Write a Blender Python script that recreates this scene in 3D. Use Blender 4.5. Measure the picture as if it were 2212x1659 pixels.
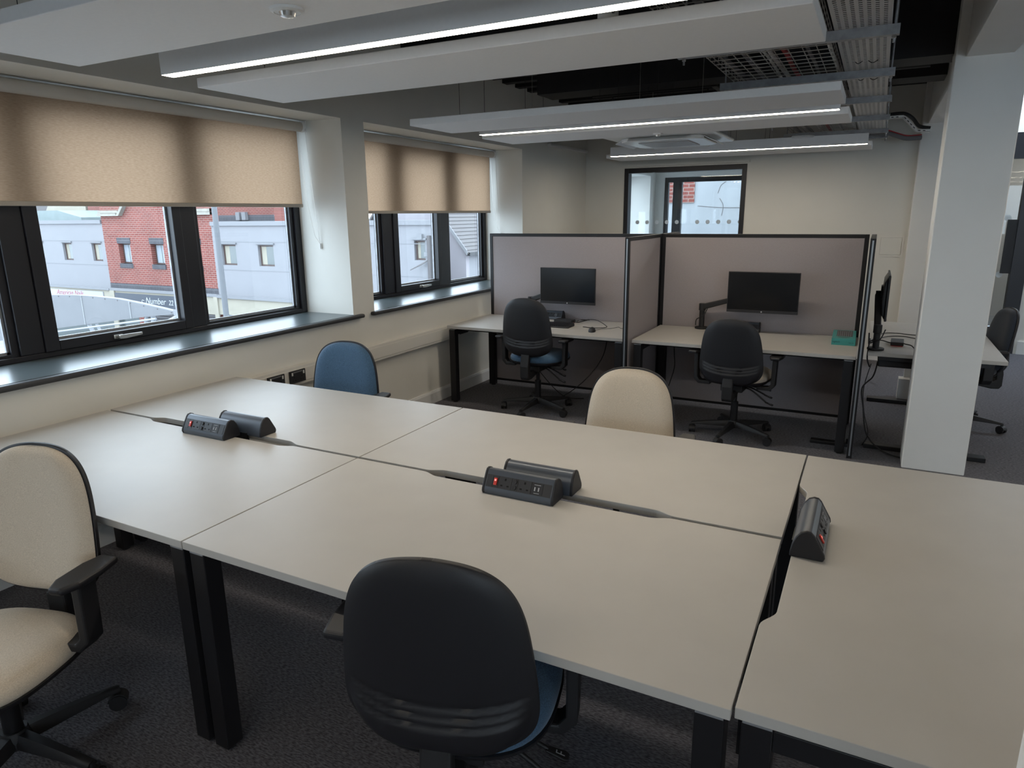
import bpy, bmesh, math, random
from mathutils import Vector, Matrix
random.seed(7)
D = bpy.data
for o in list(D.objects): D.objects.remove(o, do_unlink=True)
S = bpy.context.scene
COL = S.collection
R = math.radians

# ---------------------------------------------------------------- camera
cam_d = D.cameras.new('camera'); cam = D.objects.new('camera', cam_d); COL.objects.link(cam)
cam_d.sensor_fit = 'HORIZONTAL'; cam_d.sensor_width = 36.0
cam_d.lens = 1476.54 / 2212 * 36.0
cam_d.clip_start = 0.05; cam_d.clip_end = 300
def _cam_matrix(loc, yaw, pitch, roll):
    cy, sy, cp, sp = math.cos(yaw), math.sin(yaw), math.cos(pitch), math.sin(pitch)
    f = Vector((-sy*cp, cy*cp, sp)); r = Vector((cy, sy, 0)); u = r.cross(f)
    r2 = r*math.cos(roll) + u*math.sin(roll); u2 = -r*math.sin(roll) + u*math.cos(roll)
    m = Matrix((r2, u2, -f)).transposed().to_4x4(); m.translation = loc
    return m
cam.matrix_world = _cam_matrix(Vector((0, 0, 1.6725)), R(27.677), R(-13.938), R(-0.661))
S.camera = cam

# ---------------------------------------------------------------- sky and exposure
w = D.worlds.new('sky'); S.world = w; w.use_nodes = True
bg = w.node_tree.nodes['Background']
bg.inputs['Color'].default_value = (0.76, 0.875, 1.0, 1)
bg.inputs['Strength'].default_value = 5.2
S.view_settings.view_transform = 'Standard'; S.view_settings.look = 'None'
S.view_settings.exposure = 0.42; S.view_settings.gamma = 1.0
S.view_settings.use_curve_mapping = False
LAMP = 30.0          # radiance of the strip lights

# ---------------------------------------------------------------- materials
MATS = {}
def mat(name, color, rough=0.6, metal=0.0, spec=0.5, var=0.0, scale=20.0, bump=0.0, bscale=200.0,
        stretch=(1, 1, 1), color2=None, sheen=0.0):
    if name in MATS: return MATS[name]
    m = D.materials.new(name); m.use_nodes = True
    nt = m.node_tree; b = nt.nodes['Principled BSDF']
    b.inputs['Base Color'].default_value = (*color, 1)
    b.inputs['Roughness'].default_value = rough
    b.inputs['Metallic'].default_value = metal
    b.inputs['Specular IOR Level'].default_value = spec
    if sheen: b.inputs['Sheen Weight'].default_value = sheen
    tc = nt.nodes.new('ShaderNodeTexCoord'); mp = nt.nodes.new('ShaderNodeMapping')
    mp.inputs['Scale'].default_value = stretch
    nt.links.new(tc.outputs['Object'], mp.inputs['Vector'])
    n = nt.nodes.new('ShaderNodeTexNoise'); n.inputs['Scale'].default_value = scale; n.inputs['Detail'].default_value = 5
    nt.links.new(mp.outputs['Vector'], n.inputs['Vector'])
    c2 = color2 if color2 else tuple(c*(1-var) for c in color)
    if var or color2:
        rmp = nt.nodes.new('ShaderNodeValToRGB')
        rmp.color_ramp.elements[0].position = 0.35; rmp.color_ramp.elements[1].position = 0.65
        rmp.color_ramp.elements[0].color = (*c2, 1); rmp.color_ramp.elements[1].color = (*color, 1)
        nt.links.new(n.outputs['Fac'], rmp.inputs['Fac']); nt.links.new(rmp.outputs['Color'], b.inputs['Base Color'])
    if bump:
        n2 = nt.nodes.new('ShaderNodeTexNoise'); n2.inputs['Scale'].default_value = bscale; n2.inputs['Detail'].default_value = 3
        nt.links.new(mp.outputs['Vector'], n2.inputs['Vector'])
        bp = nt.nodes.new('ShaderNodeBump'); bp.inputs['Strength'].default_value = bump; bp.inputs['Distance'].default_value = 0.003
        nt.links.new(n2.outputs['Fac'], bp.inputs['Height']); nt.links.new(bp.outputs['Normal'], b.inputs['Normal'])
    MATS[name] = m
    return m
def emit(name, color, strength):
    m = D.materials.new(name); m.use_nodes = True
    b = m.node_tree.nodes['Principled BSDF']
    b.inputs['Base Color'].default_value = (0.8, 0.8, 0.8, 1)
    b.inputs['Emission Color'].default_value = (*color, 1); b.inputs['Emission Strength'].default_value = strength
    MATS[name] = m; return m
def glass(name, tint=(0.93, 0.96, 0.97), ior=1.45):
    m = D.materials.new(name); m.use_nodes = True; nt = m.node_tree; nt.nodes.clear()
    out = nt.nodes.new('ShaderNodeOutputMaterial'); mx = nt.nodes.new('ShaderNodeMixShader')
    lw_ = nt.nodes.new('ShaderNodeLayerWeight'); pw = nt.nodes.new('ShaderNodeMath'); pw.operation = 'POWER'; pw.inputs[1].default_value = 5.0
    fr = nt.nodes.new('ShaderNodeMath'); fr.operation = 'MULTIPLY_ADD'; fr.inputs[1].default_value = 0.9; fr.inputs[2].default_value = 0.03
    nt.links.new(lw_.outputs['Facing'], pw.inputs[0]); nt.links.new(pw.outputs[0], fr.inputs[0])
    t = nt.nodes.new('ShaderNodeBsdfTransparent'); t.inputs['Color'].default_value = (*tint, 1)
    g = nt.nodes.new('ShaderNodeBsdfGlossy'); g.inputs['Roughness'].default_value = 0.02
    nt.links.new(fr.outputs[0], mx.inputs[0]); nt.links.new(t.outputs[0], mx.inputs[1]); nt.links.new(g.outputs[0], mx.inputs[2])
    nt.links.new(mx.outputs[0], out.inputs[0]); MATS[name] = m; return m
def blind_fabric(name):
    m = D.materials.new(name); m.use_nodes = True; nt = m.node_tree; nt.nodes.clear()
    out = nt.nodes.new('ShaderNodeOutputMaterial'); ad = nt.nodes.new('ShaderNodeMixShader'); ad.inputs[0].default_value = 0.55
    df = nt.nodes.new('ShaderNodeBsdfDiffuse'); tr = nt.nodes.new('ShaderNodeBsdfTranslucent')
    tc = nt.nodes.new('ShaderNodeTexCoord'); mp = nt.nodes.new('ShaderNodeMapping'); mp.inputs['Scale'].default_value = (1, 0.18, 1)
    n = nt.nodes.new('ShaderNodeTexNoise'); n.inputs['Scale'].default_value = 260; n.inputs['Detail'].default_value = 4
    r = nt.nodes.new('ShaderNodeValToRGB')
    r.color_ramp.elements[0].position = 0.3; r.color_ramp.elements[1].position = 0.7
    r.color_ramp.elements[0].color = (0.32, 0.213, 0.135, 1); r.color_ramp.elements[1].color = (0.40, 0.273, 0.18, 1)
    nt.links.new(tc.outputs['Object'], mp.inputs[0]); nt.links.new(mp.outputs[0], n.inputs['Vector']); nt.links.new(n.outputs['Fac'], r.inputs[0])
    nt.links.new(r.outputs[0], df.inputs[0]); nt.links.new(r.outputs[0], tr.inputs[0])
    nt.links.new(df.outputs[0], ad.inputs[1]); nt.links.new(tr.outputs[0], ad.inputs[2]); nt.links.new(ad.outputs[0], out.inputs[0])
    MATS[name] = m; return m
def brick_mat(name, c1, c2, mortar, axes='xz', bw=0.225, bh=0.075):
    m = D.materials.new(name); m.use_nodes = True; nt = m.node_tree; b = nt.nodes['Principled BSDF']
    b.inputs['Roughness'].default_value = 0.85
    tc = nt.nodes.new('ShaderNodeTexCoord'); sp = nt.nodes.new('ShaderNodeSeparateXYZ'); cb = nt.nodes.new('ShaderNodeCombineXYZ')
    nt.links.new(tc.outputs['Object'], sp.inputs[0])
    nt.links.new(sp.outputs['X' if axes[0] == 'x' else 'Y'], cb.inputs[0]); nt.links.new(sp.outputs['Z'], cb.inputs[1])
    bt = nt.nodes.new('ShaderNodeTexBrick'); bt.inputs['Scale'].default_value = 1.0
    bt.inputs['Brick Width'].default_value = bw; bt.inputs['Row Height'].default_value = bh
    bt.inputs['Mortar Size'].default_value = 0.009
    bt.inputs['Color1'].default_value = (*c1, 1); bt.inputs['Color2'].default_value = (*c2, 1); bt.inputs['Mortar'].default_value = (*mortar, 1)
    nt.links.new(cb.outputs[0], bt.inputs['Vector'])
    n = nt.nodes.new('ShaderNodeTexNoise'); n.inputs['Scale'].default_value = 1.3; nt.links.new(cb.outputs[0], n.inputs['Vector'])
    mx = nt.nodes.new('ShaderNodeMixRGB'); mx.blend_type = 'MULTIPLY'; mx.inputs[0].default_value = 0.35
    nt.links.new(bt.outputs['Color'], mx.inputs[1]); nt.links.new(n.outputs['Fac'], mx.inputs[2]); nt.links.new(mx.outputs[0], b.inputs['Base Color'])
    MATS[name] = m; return m

WALL = mat('wall_paint', (0.70, 0.685, 0.635), 0.75, var=0.03, scale=3, bump=0.05, bscale=90)
COLP = mat('column_paint', (0.82, 0.81, 0.78), 0.6, var=0.02, scale=4)
WHITE = mat('white_gloss', (0.74, 0.74, 0.73), 0.35)
TRUNK = mat('trunking_plastic', (0.70, 0.68, 0.63), 0.4)
CARPET = mat('carpet', (0.155, 0.15, 0.175), 0.95, var=0.0, color2=(0.018, 0.018, 0.026), scale=62, stretch=(1, 3.2, 1), bump=0.9, bscale=260, sheen=0.15)
BLACKC = mat('black_ceiling', (0.012, 0.012, 0.014), 0.7, var=0.3, scale=4)
RAFT = mat('raft_felt', (0.86, 0.86, 0.86), 0.9, var=0.02, scale=60)
DESK = mat('desk_laminate', (0.465, 0.448, 0.42), 0.40, spec=0.45, var=0.035, scale=7, bump=0.03, bscale=420)
BLK = mat('black_steel', (0.010, 0.010, 0.012), 0.42, spec=0.4)
BLKM = mat('black_plastic', (0.012, 0.012, 0.014), 0.55, bump=0.15, bscale=900)
SHELL = mat('shell_plastic', (0.011, 0.011, 0.014), 0.50, bump=0.12, bscale=1100)
FRAME = mat('window_frame_black', (0.010, 0.010, 0.014), 0.40)
SILL = mat('slate_sill', (0.085, 0.105, 0.110), 0.28, var=0.15, scale=4, spec=0.7)
NOSE = mat('sill_nose', (0.03, 0.032, 0.036), 0.45)
GLASS = glass('window_glass')
SCREENG = glass('screen_glass', (0.95, 0.97, 0.97))
BLIND = blind_fabric('blind_fabric')
BTUBE = mat('blind_tube', (0.50, 0.46, 0.41), 0.7)
BBAR = mat('blind_bar', (0.42, 0.37, 0.31), 0.6)
CHROME = mat('brushed_nickel', (0.62, 0.60, 0.57), 0.28, metal=1.0)
GALV = mat('galvanised', (0.36, 0.37, 0.39), 0.45, metal=0.45, var=0.25, scale=25)
TRAYM = mat('tray_zinc', (0.50, 0.50, 0.50), 0.5, metal=0.3)
MODB = mat('module_grey', (0.085, 0.098, 0.12), 0.33, metal=0.3, spec=0.6)
MODC = mat('module_cap', (0.012, 0.012, 0.015), 0.5)
MODP = mat('module_panel', (0.020, 0.021, 0.025), 0.45)
HOLE = mat('socket_hole', (0.002, 0.002, 0.002), 0.9)
RED = mat('rocker_red', (0.55, 0.03, 0.02), 0.35)
LGREY = mat('print_grey', (0.45, 0.46, 0.48), 0.6)
BEIGE = mat('fabric_beige', (0.64, 0.56, 0.455), 0.95, color2=(0.51, 0.44, 0.35), scale=260, stretch=(1, 1, 2.0), bump=0.25, bscale=700, sheen=0.2)
BLUE = mat('fabric_blue', (0.075, 0.155, 0.26), 0.95, color2=(0.035, 0.078, 0.14), scale=240, stretch=(1, 1, 2.5), bump=0.25, bscale=700, sheen=0.2)
NAVY = mat('fabric_navy', (0.028, 0.042, 0.066), 0.95, color2=(0.015, 0.022, 0.036), scale=240, bump=0.25, bscale=700, sheen=0.2)
PANEL = mat('screen_fabric', (0.36, 0.325, 0.332), 0.95, color2=(0.31, 0.28, 0.288), scale=420, bump=0.2, bscale=800)
ALU = mat('aluminium_trim', (0.42, 0.45, 0.48), 0.35, metal=0.9)
LCD = mat('lcd_screen', (0.006, 0.007, 0.009), 0.22, spec=0.5)
BEZEL = mat('monitor_plastic', (0.014, 0.014, 0.017), 0.45)
CABLE = mat('cable_black', (0.008, 0.008, 0.009), 0.6)
CABLEW = mat('cable_white', (0.60, 0.60, 0.58), 0.6)
CABLER = mat('cable_red', (0.35, 0.025, 0.03), 0.6)
CABLEG = mat('cable_grey', (0.16, 0.16, 0.17), 0.6)
TEAL = mat('box_teal', (0.060, 0.35, 0.335), 0.4)
TEALD = mat('box_print_dark', (0.02, 0.06, 0.07), 0.5)
BOXK = mat('box_print_keys', (0.09, 0.085, 0.09), 0.5)
WPL = mat('white_plastic', (0.72, 0.72, 0.71), 0.35)
DIFF = emit('strip_diffuser', (1.0, 0.88, 0.71), LAMP)
NEON = emit('switch_glow', (1.0, 0.06, 0.02), 0.8)

# ---------------------------------------------------------------- helpers
def tag(o, label, cat, group=None, kind=None):
    o['label'] = label; o['category'] = cat
    if group: o['group'] = group
    if kind: o['kind'] = kind
    return o
def thing(name, label, cat, loc=(0, 0, 0), rz=0.0, group=None, kind=None):
    o = D.objects.new(name, None); COL.objects.link(o)
    o.location = loc; o.rotation_euler = (0, 0, rz); o.empty_display_size = 0.1
    return tag(o, label, cat, group, kind)

class MB:
    def __init__(s): s.v = []; s.f = []
    def _add(s, vs, fs, M=None):
        b = len(s.v)
        s.v += [tuple(M @ Vector(p)) for p in vs] if M is not None else [tuple(p) for p in vs]
        s.f += [tuple(i+b for i in f) for f in fs]
        return s
    def box(s, x0, x1, y0, y1, z0, z1, M=None):
        vs = [(x0,y0,z0),(x1,y0,z0),(x1,y1,z0),(x0,y1,z0),(x0,y0,z1),(x1,y0,z1),(x1,y1,z1),(x0,y1,z1)]
        return s._add(vs, [(0,3,2,1),(4,5,6,7),(0,1,5,4),(1,2,6,5),(2,3,7,6),(3,0,4,7)], M)
    def prism(s, poly, axis, a, b, M=None):
        """poly in the plane of the two other axes (x: y,z  y: x,z  z: x,y)"""
        n = len(poly)
        def p(q, t): return {'x': (t, q[0], q[1]), 'y': (q[0], t, q[1]), 'z': (q[0], q[1], t)}[axis]
        vs = [p(q, a) for q in poly] + [p(q, b) for q in poly]
        fs = [tuple(range(n)), tuple(range(2*n-1, n-1, -1))] + [(i, i+n, (i+1) % n+n, (i+1) % n) for i in range(n)]
        return s._add(vs, fs, M)
    def cyl(s, p0, p1, r0, r1=None, n=16, M=None, caps=True):
        r1 = r0 if r1 is None else r1
        a = Vector(p0); b = Vector(p1); d = (b-a).normalized()
        u = d.orthogonal().normalized(); v = d.cross(u)
        vs = []
        for c, r in ((a, r0), (b, r1)):
            for i in range(n):
                t = 2*math.pi*i/n; vs.append(c+(u*math.cos(t)+v*math.sin(t))*r)
        fs = [(i, (i+1) % n, (i+1) % n+n, i+n) for i in range(n)]
        if caps: fs += [tuple(range(n-1, -1, -1)), tuple(range(n, 2*n))]
        return s._add(vs, fs, M)
    def tube(s, pts, r, n=8, M=None):
        pts = [Vector(p) for p in pts]; vs = []; fs = []
        u = None
        for i, p in enumerate(pts):
            d = (pts[min(i+1, len(pts)-1)]-pts[max(i-1, 0)]).normalized()
            if u is None: u = d.orthogonal().normalized()
            u = (u-d*u.dot(d)).normalized(); v = d.cross(u)
            for k in range(n):
                t = 2*math.pi*k/n; vs.append(p+(u*math.cos(t)+v*math.sin(t))*r)
        for i in range(len(pts)-1):
            for k in range(n):
                fs.append((i*n+k, i*n+(k+1) % n, (i+1)*n+(k+1) % n, (i+1)*n+k))
        fs += [tuple(range(n-1, -1, -1)), tuple(range(len(vs)-n, len(vs)))]
        return s._add(vs, fs, M)
    def lathe(s, prof, n=32, M=None, outline=None):
        """prof: (r, z) pairs from axis to axis; outline(theta) scales r"""
        vs = []; fs = []
        for r, z in prof:
            for i in range(n):
                t = 2*math.pi*i/n
                ox, oy = outline(t) if outline else (math.cos(t), math.sin(t))
                vs.append((ox*r, oy*r, z))
        for j in range(len(prof)-1):
            for i in range(n):
                fs.append((j*n+i, j*n+(i+1) % n, (j+1)*n+(i+1) % n, (j+1)*n+i))
        fs += [tuple(range(n-1, -1, -1)), tuple(range(len(vs)-n, len(vs)))]
        return s._add(vs, fs, M)
    def mesh(s, name, m, smooth=None):
        me = D.meshes.new(name); me.from_pydata(s.v, [], s.f)
        bm = bmesh.new(); bm.from_mesh(me); bmesh.ops.recalc_face_normals(bm, faces=bm.faces); bm.to_mesh(me); bm.free()
        me.materials.append(m)
        if smooth is not None:
            me.shade_smooth(); me.set_sharp_from_angle(angle=R(smooth))
        return me
    def build(s, name, m, parent=None, smooth=None, bevel=0, seg=2, loc=None, rot=None):
        return link(s.mesh(name, m, smooth), name, parent, bevel, seg, loc, rot)
def link(me, name, parent=None, bevel=0, seg=2, loc=None, rot=None):
    o = D.objects.new(name, me); COL.objects.link(o); o.parent = parent
    if loc: o.location = loc
    if rot: o.rotation_euler = rot
    if bevel:
        bv = o.modifiers.new('bevel', 'BEVEL'); bv.width = bevel; bv.segments = seg; bv.limit_method = 'ANGLE'; bv.angle_limit = R(40)
        bv.harden_normals = False
    return o
def bx(name, m, parent, x0, x1, y0, y1, z0, z1, bevel=0, seg=2):
    return MB().box(x0, x1, y0, y1, z0, z1).build(name, m, parent, bevel=bevel, seg=seg)
def dup(root, loc, rz, label, group=None):
    r = root.copy(); COL.objects.link(r); r.location = loc; r.rotation_euler = (0, 0, rz); r['label'] = label
    if group: r['group'] = group
    for ch in list(root.children):
        c = ch.copy(); COL.objects.link(c); c.parent = r
        for g in list(ch.children):
            d = g.copy(); COL.objects.link(d); d.parent = c
    return r
def smoothpath(pts, n=8):
    P = [Vector(p) for p in pts]; out = []
    for i in range(len(P)-1):
        p0, p1, p2, p3 = P[max(i-1, 0)], P[i], P[i+1], P[min(i+2, len(P)-1)]
        for k in range(n):
            t = k/n
            out.append(0.5*((2*p1)+(p2-p0)*t+(2*p0-5*p1+4*p2-p3)*t*t+(3*p1-p0-3*p2+p3)*t**3))
    out.append(P[-1]); return out
def text(name, body, m, parent, loc, rot, size, shear=0.0, depth=0.002, align='LEFT'):
    c = D.curves.new(name, 'FONT'); c.body = body; c.size = size; c.shear = shear; c.extrude = depth; c.align_x = align
    t = D.objects.new(name, c); COL.objects.link(t)
    dg = bpy.context.evaluated_depsgraph_get(); me = D.meshes.new_from_object(t.evaluated_get(dg))
    D.objects.remove(t, do_unlink=True)
    me.materials.clear(); me.materials.append(m)
    o = D.objects.new(name, me); COL.objects.link(o); o.parent = parent; o.location = loc; o.rotation_euler = rot
    return o
def struct(name, mb, m, label, cat, **k):
    return tag(mb.build(name, m, None, **k), label, cat, kind='structure')

# ================================================================ ROOM SHELL
XW = -3.46            # inner face of the window wall
XF = -3.92            # inner face of the window frames
XO = -4.02            # outer face of that wall
YF = 8.75             # far wall
ZC = 2.98             # ceiling
W0 = (-2.37, 0.70); W1 = (0.95, 4.02); W2 = (4.27, 6.89); ZS = 0.945; ZH = 2.35

struct('floor', MB().box(XW, 7.2, -4.0, 12.0, -0.2, 0.0), CARPET, 'dark charcoal loop-pile carpet covering the office floor', 'floor')
wl = MB()
wl.box(XO, XW, -4.0, YF, -0.2, ZS-0.03); wl.box(XO, XW, -4.0, YF, ZH, ZC+0.1)
wl.box(XO, XW, -4.0, W0[0], ZS-0.03, ZH); wl.box(XO, XW, W0[1], W1[0], ZS-0.03, ZH); wl.box(XO, XW, W1[1], W2[0], ZS-0.03, ZH); wl.box(XO, XW, W2[1], YF, ZS-0.03, ZH)
struct('wall_left', wl, WALL, 'off-white window wall with two deep window openings', 'wall')
SX = (-2.93, -1.43, 2.22)
wf = MB()
wf.box(XO, SX[0], YF, YF+0.15, -0.2, ZC+0.1); wf.box(SX[0], SX[1], YF, YF+0.15, SX[2], ZC+0.1); wf.box(SX[1], 0.68, YF, YF+0.15, -0.2, ZC+0.1)
wf.box(0.53, 0.68, YF+0.15, 9.8, -0.2, ZC+0.1)
wf.box(0.53, 1.57, 9.8, 9.95, 2.5, ZC+0.1); wf.box(1.57, 7.2, 9.8, 9.95, -0.2, ZC+0.1)
struct('wall_far', wf, WALL, 'cream far wall behind the cubicle screens', 'wall')
struct('wall_right', MB().box(7.2, 7.35, -4.0, 12.0, -0.2, ZC+0.1), WALL, 'plain cream wall closing the right side of the office', 'wall')
struct('wall_back', MB().box(XO, 7.35, -4.15, -4.0, -0.2, 0.92).box(XO, 7.35, -4.15, -4.0, 2.35, ZC+0.1).box(XO, 0.9, -4.15, -4.0, 0.92, 2.35).box(7.1, 7.35, -4.15, -4.0, 0.92, 2.35), WALL, 'plain cream wall behind the viewer', 'wall')
ce = MB().box(XO, 7.35, -4.15, YF+0.15, ZC, ZC+0.12)
for i in range(46): ce.box(XW, 7.2, -3.9+i*0.28, -3.8+i*0.28, ZC-0.04, ZC)
struct('ceiling', ce, BLACKC, 'black painted profiled soffit above the hanging rafts', 'ceiling')
bl = MB(); prof = [(XW, 0), (XW+0.018, 0), (XW+0.018, 0.095), (XW+0.012, 0.115), (XW, 0.115)]
bl.prism([(p[0], p[1]) for p in prof], 'y', -4.0, YF)
struct('baseboard_left', bl, WHITE, 'white skirting along the window wall', 'baseboard')
bf = MB(); bf.box(XW, SX[0]-0.02, YF-0.018, YF, 0, 0.115); bf.box(SX[1]+0.02, 0.30, YF-0.018, YF, 0, 0.115); bf.box(1.60, 7.2, 9.782, 9.8, 0, 0.15)
struct('baseboard_far', bf, WHITE, 'white skirting along the far walls', 'baseboard')

t = thing('window_7', 'long black framed window in the wall behind the viewer', 'window', kind='structure')
f = MB().box(0.9, 7.1, -4.12, -4.04, 0.92, 0.98).box(0.9, 7.1, -4.12, -4.04, 2.29, 2.35).box(0.9, 0.96, -4.12, -4.04, 0.98, 2.29).box(7.04, 7.1, -4.12, -4.04, 0.98, 2.29)
f.build('window_frame', FRAME, t)
for i in range(6):
    x = 0.96+i*1.0133
    bx('pane', GLASS, t, x+(0.03 if i else 0), x+0.9833+(0.03 if i == 5 else 0), -4.082, -4.078, 0.98, 2.29)
    if i: bx('mullion', FRAME, t, x-0.03, x+0.03, -4.12, -4.04, 0.98, 2.29)
# columns and beam
def column(x0, x1, y0, y1, label):
    o = struct('column', MB().box(x0, x1, y0, y1, 0, ZC), COLP, label, 'column', bevel=0.006)
    return o
column(0.302, 0.658, 5.01, 5.28, 'square white column standing at the end of the cubicle row')
column(0.302, 0.658, 8.55, 8.75, 'white column against the far wall beside the access hatch')
column(0.285, 0.64, 0.82, 1.185, 'white column at the right edge in front of the single desk')
struct('beam', MB().box(0.354, 0.585, -4.0, 9.8, 2.525, ZC), COLP, 'boxed white beam running over the white columns', 'beam', bevel=0.004)

# window sills
def sill(name, y0, y1, label):
    yj0, yj1 = {'trim_1': W1, 'trim_2': W2, 'trim_6': W0}[name]
    t = thing(name, label, 'window sill', (0, 0, 0), kind='structure')
    MB().prism([(XF-0.02, yj0), (XW, yj0), (XW, yj1), (XF-0.02, yj1)], 'z', ZS-0.03, ZS).build('board', SILL, t)
    MB().prism([(XW, y0), (XW+0.045, y0), (XW+0.045, y1), (XW, y1)], 'z', ZS-0.03, ZS).build('nosing', NOSE, t, bevel=0.012, seg=3)
sill('trim_1', W1[0]-0.08, W1[1]+0.085, 'dark slate window sill under the long window nearest the desks')
sill('trim_2', W2[0]-0.055, W2[1]+0.08, 'dark slate window sill under the window by the cubicles')

sill('trim_6', W0[0]-0.08, W0[1]+0.085, 'dark slate window sill behind the viewer')
# windows
def window(name, y0, y1, m1, m2, label, handle_y):
    """fixed light, opening sash between mullions m1 and m2, fixed light"""
    t = thing(name, label, 'window', (0, 0, 0), kind='structure')
    xi, xo = XF, XF-0.07
    zb, zt = ZS, ZH
    f = MB()
    f.box(xo, xi, y0, y0+0.055, zb, zt); f.box(xo, xi, y1-0.055, y1, zb, zt)
    f.box(xo, xi, y0+0.055, y1-0.055, zb, zb+0.03); f.box(xo, xi, y0+0.055, y1-0.055, zt-0.06, zt)
    f.build('window_frame', FRAME, t, bevel=0.004)
    for a, b in (m1, m2): bx('mullion', FRAME, t, xo, xi, a, b, zb+0.03, zt-0.06, bevel=0.004)
    # fixed lights: stepped glazing beads
    for a, b in ((y0+0.055, m1[0]), (m2[1], y1-0.055)):
        g = MB(); x1_, x0_ = xi-0.02, xo
        for c0, c1 in ((a, a+0.035), (b-0.035, b)): g.box(x0_, x1_, c0, c1, zb+0.03, zt-0.06)
        g.box(x0_, x1_, a+0.035, b-0.035, zb+0.03, zb+0.045); g.box(x0_, x1_, a+0.035, b-0.035, zt-0.09, zt-0.06)
        bead = g.build('glazing_bead', FRAME, t)
        e = MB()
        for c0, c1 in ((a+0.035, a+0.047), (b-0.047, b-0.035)): e.box(xi-0.055, xi-0.042, c0, c1, zb+0.045, zt-0.09)
        e.box(xi-0.055, xi-0.042, a+0.035, b-0.035, zb+0.045, zb+0.057)
        e.build('spacer_bar', GALV, bead)
        bx('pane', GLASS, t, xi-0.062, xi-0.058, a+0.03, b-0.03, zb+0.04, zt-0.08)
    a, b = m1[1], m2[0]
    s = MB(); xs = xi+0.012
    s.box(xo, xs, a, a+0.075, zb+0.03, zt-0.06); s.box(xo, xs, b-0.060, b, zb+0.03, zt-0.06)
    s.box(xo, xs, a+0.075, b-0.060, zb+0.03, zb+0.085); s.box(xo, xs, a+0.075, b-0.060, zt-0.13, zt-0.06)
    sash = s.build('sash', FRAME, t, bevel=0.004)
    e = MB()
    for c0, c1 in ((a+0.075, a+0.088), (b-0.072, b-0.060)): e.box(xi-0.055, xi-0.04, c0, c1, zb+0.085, zt-0.13)
    e.box(xi-0.055, xi-0.04, a+0.075, b-0.075, zb+0.085, zb+0.098)
    e.build('spacer_bar', GALV, sash)
    bx('pane', GLASS, t, xi-0.062, xi-0.058, a+0.07, b-0.055, zb+0.08, zt-0.12)
    h = MB(); hz = zb+0.055
    h.box(xs, xs+0.012, handle_y-0.075, handle_y-0.02, hz-0.012, hz+0.012)
    h.cyl((xs, handle_y-0.035, hz), (xs+0.035, handle_y-0.035, hz), 0.010)
    h.prism([(handle_y-0.06, hz-0.011), (handle_y-0.02, hz-0.014), (handle_y+0.085, hz-0.006), (handle_y+0.085, hz+0.010), (handle_y-0.02, hz+0.012), (handle_y-0.06, hz+0.011)], 'x', xs+0.025, xs+0.040)
    h.build('window_handle', CHROME, t, bevel=0.003, smooth=40)
window('window_1', W1[0], W1[1], (1.93, 2.05), (2.975, 3.085), 'long black framed window looking out on the brick shop', 2.50)
window('window_2', W2[0], W2[1], (5.02, 5.165), (5.945, 6.115), 'black framed window looking out on the tiled roof', 5.60)

window('window_6', W0[0], W0[1], (-1.39, -1.27), (-0.345, -0.235), 'black framed window behind the viewer', -0.82)
def blind(y0, y1, zbot, label, chain):
    t = thing('roller_blind', label, 'blind', (-3.79, 0, 0), group='roller blinds on the window wall')
    n = MB(); n._add([(-0.034, y0, 2.305), (-0.034, y1, 2.305), (-0.034, y1, zbot), (-0.034, y0, zbot)], [(0, 1, 2, 3)])
    n.build('blind_fabric', BLIND, t)
    MB().cyl((0, y0, 2.305), (0, y1, 2.305), 0.034, n=24).build('roller_tube', BTUBE, t, smooth=40)
    bx('bottom_bar', BBAR, t, -0.041, -0.027, y0, y1+0.002, zbot-0.024, zbot, bevel=0.003)
    b = MB().cyl((0, y1, 2.305), (0, y1+0.03, 2.305), 0.036, n=24).box(-0.03, 0.03, y1+0.03, y1+0.034, 2.27, 2.349)
    b.build('end_bracket', WPL, t, smooth=40)
    c = MB().cyl((0, y0-0.03, 2.305), (0, y0, 2.305), 0.036, n=24).box(-0.03, 0.03, y0-0.034, y0-0.03, 2.27, 2.349)
    c.build('end_bracket', WPL, t, smooth=40)
    if chain:
        ye = y1+0.018
        MB().tube([(0.032, ye, 2.3), (0.045, ye+0.01, 1.9), (0.06, ye+0.03, 1.52), (0.062, ye+0.035, 1.47)], 0.0016, 6).build('pull_chain', CHROME, t)
        MB().tube([(-0.032, ye, 2.3), (-0.01, ye+0.005, 1.8), (0.03, ye+0.02, 1.53), (0.062, ye+0.035, 1.47)], 0.0016, 6).build('pull_chain', CHROME, t)
        MB().cyl((0.062, ye+0.036, 1.475), (0.062, ye+0.036, 1.435), 0.007, n=10).build('chain_clip', WPL, t)
blind(1.02, 3.955, 1.765, 'beige roller blind half down over the long window', True)
blind(4.33, 6.82, 1.715, 'beige roller blind half down over the cubicle window', True)

blind(-2.30, 0.61, 1.765, 'beige roller blind half down on the window behind the viewer', True)
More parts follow.
